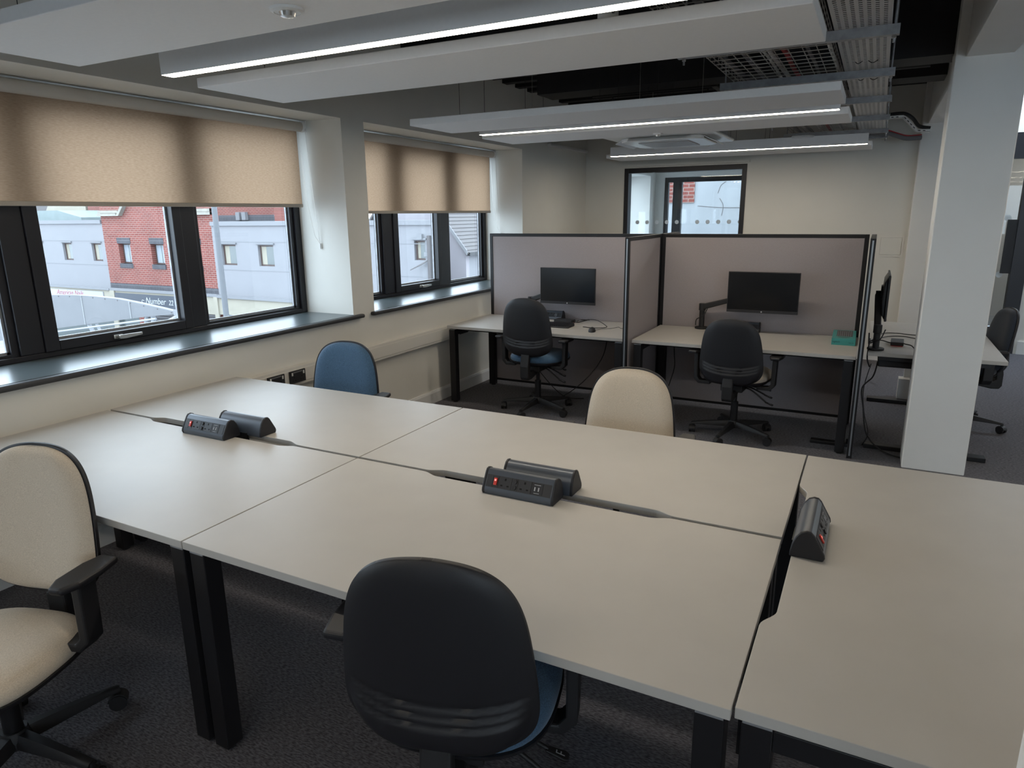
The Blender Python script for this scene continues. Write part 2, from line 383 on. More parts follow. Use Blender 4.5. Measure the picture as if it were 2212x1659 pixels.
# dado trunking
t = thing('dado_trunking', 'cream plastic dado trunking running along the window wall', 'trunking', (0, 0, 0), kind='structure')
MB().box(XW, XW+0.052, -4.0, YF-0.02, 0.555, 0.685).build('trunking_body', TRUNK, t, bevel=0.004)
bx('trunking_lid', TRUNK, t, XW+0.052, XW+0.057, -4.0, YF-0.02, 0.575, 0.665, bevel=0.002)
t = thing('cable_channel', 'small white cable channel high on the window wall past the cubicle window', 'trunking', (0, 0, 0))
bx('channel_body', WPL, t, XW, XW+0.04, 7.55, 8.70, 2.43, 2.46)
bx('channel_lid', WPL, t, XW+0.04, XW+0.044, 7.55, 8.70, 2.435, 2.455)
def wall_socket(y, label):
    t = thing('wall_socket', label, 'socket', (XW+0.057, y, 0.62), group='black sockets in the dado trunking')
    bx('plate', BLKM, t, 0, 0.012, -0.073, 0.073, -0.043, 0.043, bevel=0.004)
    for s in (-1, 1): bx('switch', WPL, t, 0.012, 0.016, s*0.052-0.006, s*0.052+0.006, 0.012, 0.034, bevel=0.001)
    bx('label_strip', CHROME, t, 0.012, 0.013, -0.04, 0.04, 0.028, 0.036)
    for s in (-1, 1):
        for dy, dz in ((0, -0.002), (-0.011, -0.024), (0.011, -0.024)):
            bx('pin_hole', HOLE, t, 0.012, 0.0125, s*0.035+dy-0.003, s*0.035+dy+0.003, dz-0.004, dz+0.004)
wall_socket(2.945, 'black double wall socket mostly hidden behind the corner of the bench desk')
wall_socket(3.145, 'black double wall socket in the trunking, nearer the bench desk corner')
wall_socket(3.335, 'black double wall socket in the trunking beside the blue chair')
wall_socket(5.50, 'black wall socket under the cubicle desk top')

# far glazed screen (window_3) and the room behind it
t = thing('window_3', 'black framed glazed screen in the far wall above the cubicles', 'window', kind='structure')
f = MB(); a, b, zt = SX
f.box(a, a+0.055, YF-0.01, YF+0.12, 0, zt); f.box(b-0.055, b, YF-0.01, YF+0.12, 0, zt); f.box(a+0.055, b-0.055, YF-0.01, YF+0.12, zt-0.06, zt); f.box(a+0.055, b-0.055, YF-0.01, YF+0.12, 0, 0.06)
f.build('screen_frame', FRAME, t, bevel=0.003)
bx('pane', SCREENG, t, a+0.055, -2.135, YF+0.04, YF+0.052, 0.06, zt-0.06)
bx('pane', SCREENG, t, -2.129, b-0.055, YF+0.04, YF+0.052, 0.06, zt-0.06)
DOT = D.materials.new('frosted_dot'); DOT.use_nodes = True
_n = DOT.node_tree; _n.nodes.clear(); _o = _n.nodes.new('ShaderNodeOutputMaterial'); _m = _n.nodes.new('ShaderNodeMixShader'); _m.inputs[0].default_value = 0.55
_d = _n.nodes.new('ShaderNodeBsdfDiffuse'); _t = _n.nodes.new('ShaderNodeBsdfTranslucent'); _d.inputs[0].default_value = (0.8, 0.84, 0.86, 1); _t.inputs[0].default_value = (0.8, 0.84, 0.86, 1)
_n.links.new(_d.outputs[0], _m.inputs[1]); _n.links.new(_t.outputs[0], _m.inputs[2]); _n.links.new(_m.outputs[0], _o.inputs[0])
for i in range(11):
    x = -2.755+i*0.1275
    if abs(x+2.132) < 0.05: continue
    dd = MB(); dd._add([(x+0.025*math.cos(k*math.pi/12), YF+0.0395, 1.555+0.025*math.sin(k*math.pi/12)) for k in range(24)], [tuple(range(24))]); dd.build('frosted_dot', DOT, t)
struct('trim_3', MB().box(-2.99, -1.40, YF-0.05, YF, 2.235, 2.262), WALL, 'thin shelf trim above the glazed screen', 'trim')

wr = MB(); wr.box(XO, XW, YF+0.15, 10.6, -0.2, 2.6); wr.box(XO, XW, 11.7, 12.15, -0.2, 2.6); wr.box(XO, XW, 10.6, 11.7, -0.2, 0.5); wr.box(XO, XW, 10.6, 11.7, 2.27, 2.6)
struct('wall_room_left', wr, COLP, 'white window wall of the small room behind the glazed screen', 'wall')
we = MB(); we.box(XW, -3.30, 12.0, 12.15, 0, 2.6); we.box(-3.30, 1.0, 12.0, 12.15, 2.25, 2.6); we.box(-3.30, 1.0, 12.0, 12.15, 0, 0.3)
struct('wall_room_end', we, COLP, 'white end wall of the small room behind the glazed screen', 'wall')
struct('ceiling_room', MB().box(XO, 0.53, YF+0.15, 12.15, 2.6, 2.7), COLP, 'white ceiling of the small room behind the glazed screen', 'ceiling')
t = thing('window_4', 'black framed end window of the small room behind the glazed screen', 'window', kind='structure')
f = MB(); f.box(-3.30, 1.0, 12.02, 12.10, 2.17, 2.25); f.box(-3.30, 1.0, 12.02, 12.10, 0.30, 0.38); f.box(-3.30, -3.24, 12.02, 12.10, 0.38, 2.17); f.box(0.94, 1.0, 12.02, 12.10, 0.38, 2.17)
f.build('window_frame', FRAME, t)
for x in (-3.158, -1.0): bx('mullion', FRAME, t, x, x+0.15, 12.02, 12.10, 0.38, 2.17)
for x0, x1 in ((-3.24, -3.158), (-3.008, -1.0), (-0.85, 0.94)): bx('pane', GLASS, t, x0, x1, 12.05, 12.055, 0.38, 2.17)
t = thing('window_5', 'side window of the small room behind the glazed screen', 'window', kind='structure')
f = MB(); f.box(-3.96, -3.90, 10.6, 10.66, 0.5, 2.27); f.box(-3.96, -3.90, 11.62, 11.7, 0.5, 2.27); f.box(-3.96, -3.90, 10.66, 11.62, 0.5, 0.57); f.box(-3.96, -3.90, 10.66, 11.62, 2.2, 2.27)
f.build('window_frame', FRAME, t); bx('pane', GLASS, t, -3.935, -3.93, 10.66, 11.62, 0.57, 2.2)

# glazed door to the right of the column
t = thing('door_1', 'black framed glazed door beyond the white column', 'door', kind='structure')
f = MB(); f.box(0.68, 0.74, 9.8, 9.92, 0, 2.5); f.box(1.425, 1.57, 9.79, 9.92, 0, 2.5); f.box(0.74, 1.425, 9.8, 9.92, 2.22, 2.5)
f.build('door_frame', FRAME, t)
bx('pane', SCREENG, t, 0.74, 1.425, 9.85, 9.86, 0.0, 2.22)
bx('lock_plate', BLKM, t, 1.325, 1.425, 9.80, 9.84, 0.94, 1.55, bevel=0.004)
for z in (0.92, 1.57): MB().cyl((1.325, 9.84, z), (1.325, 9.85, z), 0.035, n=20).build('frosted_dot', DOT, t)
wc = MB(); wc.box(0.53, 7.2, 12.15, 12.3, 0, 2.6); wc.box(0.53, 7.2, 9.95, 12.15, 2.6, 2.7); wc.box(0.60, 0.68, 9.95, 12.15, 0, 2.6)
struct('wall_corridor', wc, COLP, 'white corridor walls seen through the glazed door', 'wall')
struct('baseboard_corridor', MB().box(0.68, 7.2, 12.13, 12.15, 0, 0.15), WHITE, 'white skirting seen through the glazed door', 'baseboard')
PANELE = emit('corridor_panel', (1.0, 0.97, 0.92), 5.0)
for i, y in enumerate((10.5, 11.4)):
    t = thing('ceiling_panel_light', ['square corridor ceiling light nearer the glazed door', 'square corridor ceiling light farther beyond the glazed door'][i], 'light', (2.0, y, 2.6), group='corridor ceiling lights')
    bx('light_frame', WPL, t, -0.3, 0.3, -0.2, 0.2, -0.02, 0); bx('diffuser', PANELE, t, -0.27, 0.27, -0.17, 0.17, -0.024, -0.02)

# wall hatch
t = thing('access_hatch', 'small square cream access hatch in the far wall', 'hatch', (0.15, YF, 1.285))
f = MB(); f.box(-0.125, -0.105, -0.006, 0, -0.115, 0.115); f.box(0.105, 0.125, -0.006, 0, -0.115, 0.115); f.box(-0.105, 0.105, -0.006, 0, 0.095, 0.115); f.box(-0.105, 0.105, -0.006, 0, -0.115, -0.095)
f.build('hatch_frame', TRUNK, t); bx('hatch_door', WALL, t, -0.102, 0.102, -0.008, -0.001, -0.092, 0.092, bevel=0.002)

# ================================================================ CEILING SERVICES
ZR = 2.28; XL, XR = -2.97, -0.24
def raft(y0, y1, label, x0=XL, x1=XR):
    t = thing('acoustic_raft', label, 'ceiling raft', (0, 0, ZR), group='white acoustic rafts hanging under the black soffit')
    bx('raft_panel', RAFT, t, x0, x1, y0, y1, 0, 0.045, bevel=0.003)
    for x in (x0+0.35, (x0+x1)/2, x1-1.0):
        for y in (y0+0.10, y1-0.10): MB().cyl((x, y, 0.045), (x, y, ZC-ZR-0.04), 0.0015, n=6).build('hanger_wire', BLK, t)
raft(1.375, 1.876, 'white acoustic raft nearest the viewer at the top left')
raft(2.44, 2.99, 'white acoustic raft just behind the brightest strip light')
raft(4.17, 4.715, 'white acoustic raft in front of the middle strip light')
raft(5.18, 5.725, 'white acoustic raft behind the middle strip light')
raft(7.78, 8.30, 'white acoustic raft behind the farthest strip light', x0=-2.83, x1=-0.13)
def striplight(y, label, x0=-2.845, x1=-0.28):
    t = thing('strip_light', label, 'strip light', (0, y, ZR), group='suspended linear strip lights')
    bx('light_housing', RAFT, t, x0, x1, -0.03, 0.03, 0.0, 0.095, bevel=0.001)
    bx('diffuser', DIFF, t, x0+0.004, x1-0.004, -0.0288, 0.0288, -0.0008, 0.0)
    for x in (x0+0.45, (x0+x1)/2, x1-0.85): MB().cyl((x, 0, 0.095), (x, 0, ZC-ZR-0.04), 0.0012, n=6).build('hanger_wire', CHROME, t)
striplight(2.185, 'brightest linear strip light, above the bench desks')
striplight(4.945, 'middle linear strip light, above the cubicle chairs')
striplight(7.58, 'farthest linear strip light, near the far wall', x0=-2.70, x1=-0.16)
striplight(-0.58, 'linear strip light overhead behind the viewer')
for y, l in ((-0.58, 'linear strip light behind the viewer on the right of the beam'), (2.185, 'linear strip light out of view on the right of the beam'), (4.945, 'linear strip light right of the beam beyond the white column')): striplight(y, l, 1.3, 3.865)

def dome(name, loc, label, r=0.05):
    t = thing(name, label, 'sensor', loc, group='small white ceiling sensors')
    MB().lathe([(0.002, 0), (r, 0), (r, -0.008), (r*0.8, -0.012), (r*0.78, -0.010), (0.002, -0.010)], 28).build('rim', WPL, t, smooth=40)
    MB().lathe([(0.002, -0.010), (r*0.5, -0.010), (r*0.42, -0.022), (0.002, -0.026)], 24).build('lens', CHROME, t, smooth=40)
dome('presence_sensor', (-1.64, 1.70, ZR), 'round white sensor set in the raft nearest the viewer')
dome('presence_sensor', (-1.61, 5.60, ZR), 'tiny white sensor in the raft behind the middle strip light', 0.04)
t = thing('smoke_detector', 'white smoke detector hanging below the soffit behind the brightest strip light', 'smoke detector', (-1.36, 3.72, 2.655))
MB().lathe([(0.002, 0.04), (0.055, 0.04), (0.055, 0.0), (0.045, -0.012), (0.002, -0.012)], 28).build('base', WPL, t, smooth=40)
MB().lathe([(0.002, -0.012), (0.03, -0.012), (0.028, -0.035), (0.002, -0.04)], 24).build('sensing_head', WPL, t, smooth=40)
MB().cyl((0, 0, 0.04), (0, 0, ZC-2.655-0.04), 0.01, n=10).build('drop_pipe', BLK, t)

# air conditioning cassette
t = thing('air_conditioning_cassette', 'white four-way air conditioning cassette between the middle and farthest strip lights', 'air conditioner', (-1.72, 6.36, 2.28))
def rrect(hx, hy, r, n=6):
    p = []
    for cx, cy, a0 in ((hx-r, hy-r, 0), (-hx+r, hy-r, 90), (-hx+r, -hy+r, 180), (hx-r, -hy+r, 270)):
        for i in range(n+1):
            a = R(a0+90*i/n); p.append((cx+r*math.cos(a), cy+r*math.sin(a)))
    return p
MB().prism(rrect(0.475, 0.475, 0.04), 'z', 0.02, 0.045).build('fascia', WPL, t, bevel=0.01, seg=3)
MB().prism(rrect(0.36, 0.36, 0.12), 'z', -0.012, 0.02).build('centre_ring', WPL, t, bevel=0.008, seg=2)
bx('grille', mat('grille_grey', (0.45, 0.45, 0.46), 0.5), t, -0.22, 0.22, -0.22, 0.22, -0.02, -0.012, bevel=0.004)
for k in range(4):
    M = Matrix.Rotation(k*math.pi/2, 4, 'Z')
    MB().box(-0.25, 0.25, 0.345, 0.36, 0.0, 0.018, M).build('outlet_slot', HOLE, t)
    MB().box(-0.26, 0.26, -0.035, 0.035, -0.004, 0.004, M @ Matrix.Translation((0, 0.385, 0.0)) @ Matrix.Rotation(R(-28), 4, 'X')).build('vane', WPL, t, bevel=0.003)
bx('cassette_body', GALV, t, -0.42, 0.42, -0.42, 0.42, 0.045, 0.32)
for x in (-0.4, 0.4):
    for y in (-0.4, 0.4): MB().cyl((x, y, 0.3), (x, y, ZC-2.28-0.04), 0.005, n=8).build('drop_rod', BLK, t)

# strut brackets, trays
def strut(y, label, x0=-0.95):
    t = thing('strut_bracket', label, 'bracket', (0, y, 2.40), group='galvanised strut brackets carrying the cable trays')
    MB().prism([(-0.0205, 0), (0.0205, 0), (0.0205, 0.041), (0.012, 0.041), (0.012, 0.034), (0.017, 0.034), (0.017, 0.004), (-0.017, 0.004), (-0.017, 0.034), (-0.012, 0.034), (-0.012, 0.041), (-0.0205, 0.041)], 'x', x0, 0.0).build('channel', GALV, t)
    for x in (x0+0.03, -0.02):
        MB().cyl((x, 0, -0.03), (x, 0, ZC-2.40-0.04), 0.005, n=8).build('threaded_rod', GALV, t)
        MB().cyl((x, 0, -0.012), (x, 0, -0.001), 0.010, n=6).build('nut', CHROME, t)
sl = ['strut bracket nearest the viewer at the top edge', 'second strut bracket from the top, at the end of the raft', 'third strut bracket from the top, spanning below the wire basket', 'fourth strut bracket, beside the raft in front of the middle light', 'fifth strut bracket, beside the raft behind the middle light', 'sixth strut bracket, below the white router', 'last strut bracket, near the far wall']
for y, l in zip((2.57, 3.60, 4.635, 5.69, 6.80, 7.90, 8.45), sl): strut(y, l)
t = thing('perforated_cable_tray', 'perforated zinc cable tray along the right of the wire basket', 'cable tray', (0, 0, 2.442))
pt = MB(); nx, ny = 15, 520; x0, x1, y0, y1 = -0.255, -0.035, 0.9, 8.6
xs = [x0+(x1-x0)*i/nx for i in range(nx+1)]; ys = [y0+(y1-y0)*j/ny for j in range(ny+1)]
pt.v = [(x, y, 0) for y in ys for x in xs]
for j in range(ny):
    for i in range(nx):
        hole = (i % 2 == 1) and ((j+(i//2)*1) % 2 == 0) and i not in (0, nx-1)
        if not hole: q = j*(nx+1)+i; pt.f.append((q, q+1, q+nx+2, q+nx+1))
po = pt.build('tray_bed', TRAYM, t); sd = po.modifiers.new('thickness', 'SOLIDIFY'); sd.thickness = 0.0015
for x in (x0, x1): bx('side_flange', TRAYM, t, x-0.001, x+0.001, y0, y1, 0, 0.05)
for y in (3.05, 3.75, 4.35, 4.9):
    MB().tube(smoothpath([(-0.20, y, 0.006), (-0.18, y, -0.012), (-0.145, y, 0.004), (-0.11, y, -0.014), (-0.075, y, 0.006)]), 0.002, 6).build('cable_tie', CABLE, t)
t = thing('wire_basket_tray', 'galvanised wire basket cable tray above the raft ends', 'cable tray', (0, 0, 2.446))
BASK = mat('basket_wire', (0.42, 0.40, 0.37), 0.5, metal=0.3)
bx0, bx1 = -0.87, -0.285
lw = MB().cyl((0, 0.9, 0), (0, 8.6, 0), 0.0025, n=6).mesh('basket_long_wire', BASK)
n = 9
for i in range(n+1): link(lw, 'long_wire', t, loc=(bx0+(bx1-bx0)*i/n, 0, 0))
for x in (bx0, bx1):
    for z in (0.027, 0.054): link(lw, 'long_wire', t, loc=(x, 0, z))
cw = MB().tube([(bx0, 0, 0.054), (bx0, 0, 0.0), (bx1, 0, 0.0), (bx1, 0, 0.054)], 0.0025, 6).mesh('basket_cross_wire', BASK)
for j in range(77): link(cw, 'cross_wire', t, loc=(0, 0.95+j*0.1, -0.004))
def run_cable(name, x, r, m, label, z=0.0):
    pts = []; y = 0.9
    while y < 8.6: pts.append((x+random.uniform(-0.008, 0.008), y, 2.449+r+z+random.uniform(0, 0.003))); y += 0.35
    o = MB().tube(smoothpath(pts, 4), r, 8).build(name, m, None, smooth=60)
    tag(o, label, 'cable', 'cables lying in the wire basket tray')
for x, r, m, l in ((-0.30, 0.010, CABLEW, 'white data cable bundle at the right edge of the wire basket'), (-0.40, 0.009, CABLEG, 'dark grey cable in the wire basket beside the white bundle'), (-0.515, 0.012, CABLER, 'red alarm cable lying in the wire basket'),
                   (-0.575, 0.011, CABLEW, 'pale cable bundle beside the red cable in the wire basket'), (-0.605, 0.008, CABLEW, 'thin pale cable left of the pale bundle in the wire basket'), (-0.70, 0.014, CABLEG, 'grey cable bundle left of centre in the wire basket'), (-0.80, 0.012, CABLEG, 'grey cable at the left edge of the wire basket')):
    run_cable('tray_cable', x, r, m, l)
# white router under the basket
t = thing('wireless_router', 'white oblong wireless router hanging under the wire basket', 'router', (-0.735, 7.62, 2.36))
MB().prism(rrect(0.105, 0.10, 0.05), 'z', 0.0, 0.030).build('router_case', WPL, t, bevel=0.012, seg=3)
bx('mount_plate', GALV, t, -0.07, 0.07, -0.05, 0.05, 0.030, 0.039)
# black steel beams and pipes in the void
struct('trim_4', MB().box(-2.46, 0.35, 5.17, 5.45, 2.575, ZC-0.04), BLACKC, 'black painted steel beam end under the soffit behind the rafts', 'beam')
struct('trim_5', MB().box(-0.05, 0.35, 6.45, 6.75, 2.66, ZC-0.04), BLACKC, 'black painted steel beam near the top of the white column', 'beam')
for i, (z, y, l) in enumerate(((2.60, 5.56, 'lower black pipe under the soffit'), (2.66, 5.66, 'middle black pipe under the soffit'), (2.72, 5.76, 'upper black pipe under the soffit'))):
    o = MB().cyl((-2.15+i*0.1, y, z), (0.2, y, z), 0.022, n=12).build('service_pipe', BLKM, None, smooth=40)
    tag(o, l+' behind the rafts', 'pipe', 'black service pipes in the ceiling void')
    # brackets carry it
bx('pipe_bracket', BLK, None, -1.2, -1.16, 5.52, 5.80, 2.575, ZC-0.04); tag(D.objects['pipe_bracket'], 'flat black bracket holding the black ceiling pipes', 'bracket')
# slotted channel and cable drop at the right end
t = thing('slotted_cable_arm', 'white slotted channel bending down from the strut bracket to the column', 'bracket', (0, 0, 0))
pth = [(0.0, 6.80, 2.415), (0.100, 6.80, 2.415), (0.205, 6.80, 2.30), (0.30, 6.80, 2.295)]
for (xa, ya, za), (xb, yb, zb) in zip(pth[:-1], pth[1:]):
    d = Vector((xb-xa, 0, zb-za)); L = d.length; ang = math.atan2(-d.z, d.x)
    M = Matrix.Translation((xa, ya, za)) @ Matrix.Rotation(ang, 4, 'Y')
    m_ = MB().box(0, L, -0.02, 0.02, -0.011, -0.008, M).box(0, L, -0.02, -0.0185, -0.011, 0.011, M)
    m_.build('channel', WPL, t)
    for k in range(max(1, int(L/0.035))): MB().box(0.008+k*0.035, 0.026+k*0.035, -0.0205, -0.020, -0.003, 0.003, M).build('slot', HOLE, t)
MB().tube(smoothpath([(0.0, 6.8, 2.44), (0.10, 6.8, 2.44), (0.165, 6.8, 2.40), (0.22, 6.8, 2.335), (0.30, 6.8, 2.315)]), 0.014, 8).build('cable_bundle', CABLE, t, smooth=60)
o = MB().tube(smoothpath([(-0.16, 8.2, 2.44), (-0.02, 8.25, 2.43), (0.08, 8.3, 2.40), (0.17, 8.35, 2.375), (0.30, 8.4, 2.38)]), 0.022, 10).build('cable_loom', CABLEG, None, smooth=60)
tag(o, 'grey cable loom drooping from the tray end towards the far column', 'cable')
o = MB().tube(smoothpath([(-0.16, 8.17, 2.465), (-0.02, 8.22, 2.455), (0.08, 8.27, 2.425), (0.17, 8.32, 2.40), (0.30, 8.37, 2.405)]), 0.006, 8).build('cable_loom', CABLER, None, smooth=60)
tag(o, 'thin red cable lying on the grey loom at the tray end', 'cable')

# ================================================================ DESKS
def scallop(cx, half, depth, y, sgn):
    """edge points left to right with a shallow cable cut-out"""
    p = []
    n = 7
    for i in range(n+1):
        s = i/n; k = s*s*(3-2*s); p.append((cx-half+s*0.075, y+sgn*depth*k))
    for i in range(n+1):
        s = 1-i/n; k = s*s*(3-2*s); p.append((cx+half-s*0.075, y+sgn*depth*k))
    return p
def desk(name, label, x0, x1, y0, y1, z, cut=None, along='x', group=None, legs=((0, 0), (1, 0), (0, 1), (1, 1)), tray=True, inset=0.012):
    t = thing(name, label, 'desk', ((x0+x1)/2, (y0+y1)/2, 0), group=group)
    hx, hy = (x1-x0)/2, (y1-y0)/2
    if cut is None: poly = [(-hx, -hy), (hx, -hy), (hx, hy), (-hx, hy)]
    elif cut == 'back': poly = [(-hx, -hy), (hx, -hy), (hx, hy)] + scallop(0, 0.475, 0.024, hy, -1)[::-1] + [(-hx, hy)]
    elif cut == 'front': poly = [(-hx, -hy)] + scallop(0, 0.475, 0.024, -hy, 1) + [(hx, -hy), (hx, hy), (-hx, hy)]
    elif cut == 'left': poly = [(-hx, -hy), (hx, -hy), (hx, hy), (-hx, hy)] + [(-hx+(q[1]), q[0]) for q in scallop(-0.01, 0.475, 0.030, 0, 1)][::-1]
    MB().prism(poly, 'z', z-0.025, z).build('desk_top', DESK, t, bevel=0.0015)
    lw = 0.06
    zt = z-0.035
    for ix, iy in legs:
        lx = (-hx+inset if ix == 0 else hx-inset-lw); ly = (-hy+inset if iy == 0 else hy-inset-lw)
        leg = bx('leg', BLK, t, lx, lx+lw, ly, ly+lw, 0.012, zt, bevel=0.003)
        MB().cyl((lx+lw/2, ly+lw/2, 0), (lx+lw/2, ly+lw/2, 0.012), 0.02, n=16).build('foot', BLKM, leg)
        bx('leg_cap', GALV, leg, lx+0.002, lx+lw-0.002, ly-0.001, ly+lw-0.002, zt-0.003, zt+0.002)
    if along == 'x':
        for s in (0, 1):
            lx = (-hx+inset if s == 0 else hx-inset-lw)
            bx('end_rail', BLK, t, lx, lx+lw, -hy+inset+lw, hy-inset-lw, zt-0.05, zt, bevel=0.003)
        for y in (-hy*0.35, hy*0.45): bx('beam_rail', BLK, t, -hx+inset+lw, hx-inset-lw, y-0.02, y+0.02, zt-0.045, zt-0.005)
        for sx in (-hx*0.6, hx*0.6): bx('top_spacer', BLK, t, sx-0.03, sx+0.03, -hy*0.45, hy*0.55, zt-0.005, z-0.025)
    else:
        for s in (0, 1):
            ly = (-hy+inset if s == 0 else hy-inset-lw)
            bx('end_rail', BLK, t, -hx+inset+lw, hx-inset-lw, ly, ly+lw, zt-0.05, zt, bevel=0.003)
        for x in (-hx*0.35, hx*0.45): bx('beam_rail', BLK, t, x-0.02, x+0.02, -hy+inset+lw, hy-inset-lw, zt-0.045, zt-0.005)
        for sy in (-hy*0.6, hy*0.6): bx('top_spacer', BLK, t, -hx*0.45, hx*0.55, sy-0.03, sy+0.03, zt-0.005, z-0.025)
    return t
ZD = 0.735
G = 'bench desks with cream tops and black legs'
YM0, YM1 = 1.996, 2.013
desk('bench_desk', 'cream bench desk nearest the long window, beside the beige armchair in front', -3.36, -1.7525, 1.196, YM0, ZD, 'back', group=G)
desk('bench_desk', 'cream bench desk behind the black-backed chair in the foreground', -1.7475, -0.157, 1.196, YM0, ZD, 'back', group=G)
desk('bench_desk', 'cream bench desk in front of the blue chair by the window wall', -3.36, -1.7525, YM1, 2.803, ZD, 'front', group=G)
desk('bench_desk', 'cream bench desk in front of the beige chair in the middle', -1.7475, -0.157, YM1, 2.803, ZD, 'front', group=G)
desk('bench_desk', 'cream desk set crosswise at the right end of the bench', -0.151, 0.652, 1.208, 2.80, ZD, 'left', along='y', group=G)

# desk power modules
MODPROF = [(-0.042, 0.0), (-0.046, 0.010), (-0.044, 0.020), (-0.016, 0.070), (-0.008, 0.078), (0.004, 0.080), (0.018, 0.074), (0.030, 0.058), (0.038, 0.036), (0.042, 0.012), (0.042, 0.0)]
def power_module():
    t = thing('power_module', 'x', 'power module', group='clamp-on desk power modules')
    MB().prism(MODPROF, 'x', -0.125, 0.125).build('housing', MODB, t, smooth=35)
    cp = [(y*1.04, z*1.03) for y, z in MODPROF]
    for s in (-1, 1): MB().prism(cp, 'x', s*0.125, s*0.135).build('end_cap', MODC, t, bevel=0.003, seg=2, smooth=35)
    d = Vector((0, 0.028, 0.050)).normalized(); nrm = Vector((0, -d.z, d.y)); org = Vector((0, -0.044, 0.020))
    F = Matrix(((1, 0, 0), (0, d.y, nrm.y), (0, d.z, nrm.z))).to_4x4(); F.translation = org   # local: x along, y up the face, z outwards
    def on(a, b, c, e, h, m, nm, par=t, bev=0, h0=0.0): return MB().box(a, b, c, e, h0, h, F).build(nm, m, par, bevel=bev)
    on(-0.122, 0.122, 0.007, 0.050, 0.0012, MODP, 'face_panel')
    for i, (a, b) in enumerate(((-0.120, -0.098), (-0.096, -0.076), (-0.074, -0.026), (-0.024, -0.002), (0.0, 0.048), (0.050, 0.092))):
        if i == 0: on(a, b, 0.009, 0.048, 0.0022, MODP, 'blank_plate')
        if i == 1:
            sw = on(a, b, 0.009, 0.048, 0.0022, MODP, 'switch_plate'); on(a+0.004, b-0.004, 0.016, 0.041, 0.0065, RED, 'rocker_switch', sw, 0.001, 0.0022); on(a+0.007, b-0.007, 0.030, 0.036, 0.0072, NEON, 'neon_window', sw, 0, 0.0065)
        if i in (2, 4):
            so = on(a, b, 0.009, 0.048, 0.0022, MODP, 'socket'); c = (a+b)/2
            for dx, y0, y1, wd in ((0, 0.036, 0.044, 0.003), (-0.012, 0.016, 0.021, 0.004), (0.012, 0.016, 0.021, 0.004)):
                on(c+dx-wd, c+dx+wd, y0, y1, 0.0026, HOLE, 'pin_hole', so, 0, 0.0022)
        if i == 3:
            fu = on(a, b, 0.009, 0.048, 0.0022, MODP, 'fuse_plate'); c = (a+b)/2
            for y in (0.018, 0.039): MB().cyl(F @ Vector((c, y, 0.0022)), F @ Vector((c, y, 0.006)), 0.0075, n=16).build('fuse_cap', MODC, fu)
        if i == 5:
            us = on(a, b, 0.009, 0.048, 0.0022, MODC, 'usb_plate'); c = (a+b)/2
            for dx in (-0.008, 0.006): on(c+dx-0.002, c+dx+0.002, 0.021, 0.034, 0.0027, LGREY, 'usb_port', us, 0, 0.0022)
            on(c-0.012, c+0.012, 0.041, 0.0425, 0.0024, LGREY, 'print_line', us, 0, 0.0022); on(c-0.010, c+0.010, 0.013, 0.0145, 0.0024, LGREY, 'print_line', us, 0, 0.0022)
    cl = MB().box(-0.05, 0.05, 0.036, 0.046, -0.03, 0.010); cl.build('clamp', BLK, t)
    return t
PM = power_module()
def place(root, first, loc, rz, label):
    if first: root.location = loc; root.rotation_euler = (0, 0, rz); root['label'] = label; return root
    return dup(root, loc, rz, label)
place(PM, True, (-2.545, 1.955, ZD), 0, 'grey power module with sockets facing front, on the bench desk nearest the window')
place(PM, False, (-2.435, 2.056, ZD), math.pi, 'grey power module turned away, behind the window-side module')
place(PM, False, (-0.990, 1.955, ZD), 0, 'grey power module with sockets facing front, in the middle of the bench')
place(PM, False, (-0.965, 2.056, ZD), math.pi, 'grey power module turned away, behind the middle module')
place(PM, False, (-0.083, 2.035, ZD), math.pi/2, 'grey power module facing right on the crosswise desk')
ZK = 0.71
place(PM, False, (-2.655, 5.86, ZK), 0, 'power module at the back of the left cubicle desk behind the chair')
place(PM, False, (-0.905, 5.86, ZK), 0, 'power module under the monitor of the right cubicle')

# ================================================================ CUBICLES
GC = 'cubicle desks between the fabric screens'
desk('cubicle_desk', 'cream desk in the left cubicle by the window wall', -3.335, -1.69, 5.115, 5.915, ZK, group=GC)
desk('cubicle_desk', 'cream desk in the right cubicle with the teal box on it', -1.615, -0.04, 5.105, 5.915, ZK, group=GC)
t = thing('standing_desk', 'cream topped desk with flat black feet beyond the white column', 'desk', (0.43, 6.08, 0))
bx('desk_top', DESK, t, -0.40, 0.41, -0.775, 0.80, ZK-0.025, ZK, bevel=0.0015)
for y in (-0.70, 0.72):
    bx('foot', BLK, t, -0.36, 0.38, y-0.04, y+0.04, 0.0, 0.032, bevel=0.004)
    bx('leg', BLK, t, -0.04, 0.06, y-0.03, y+0.03, 0.032, ZK-0.06, bevel=0.004)
    bx('end_rail', BLK, t, -0.33, 0.33, y-0.03, y+0.03, ZK-0.06, ZK-0.025)
bx('beam_rail', BLK, t, -0.02, 0.03, -0.67, 0.69, ZK-0.075, ZK-0.03)
bx('cable_tray', BLKM, t, -0.33, -0.10, -0.66, 0.2, ZK-0.12, ZK-0.065, bevel=0.01)

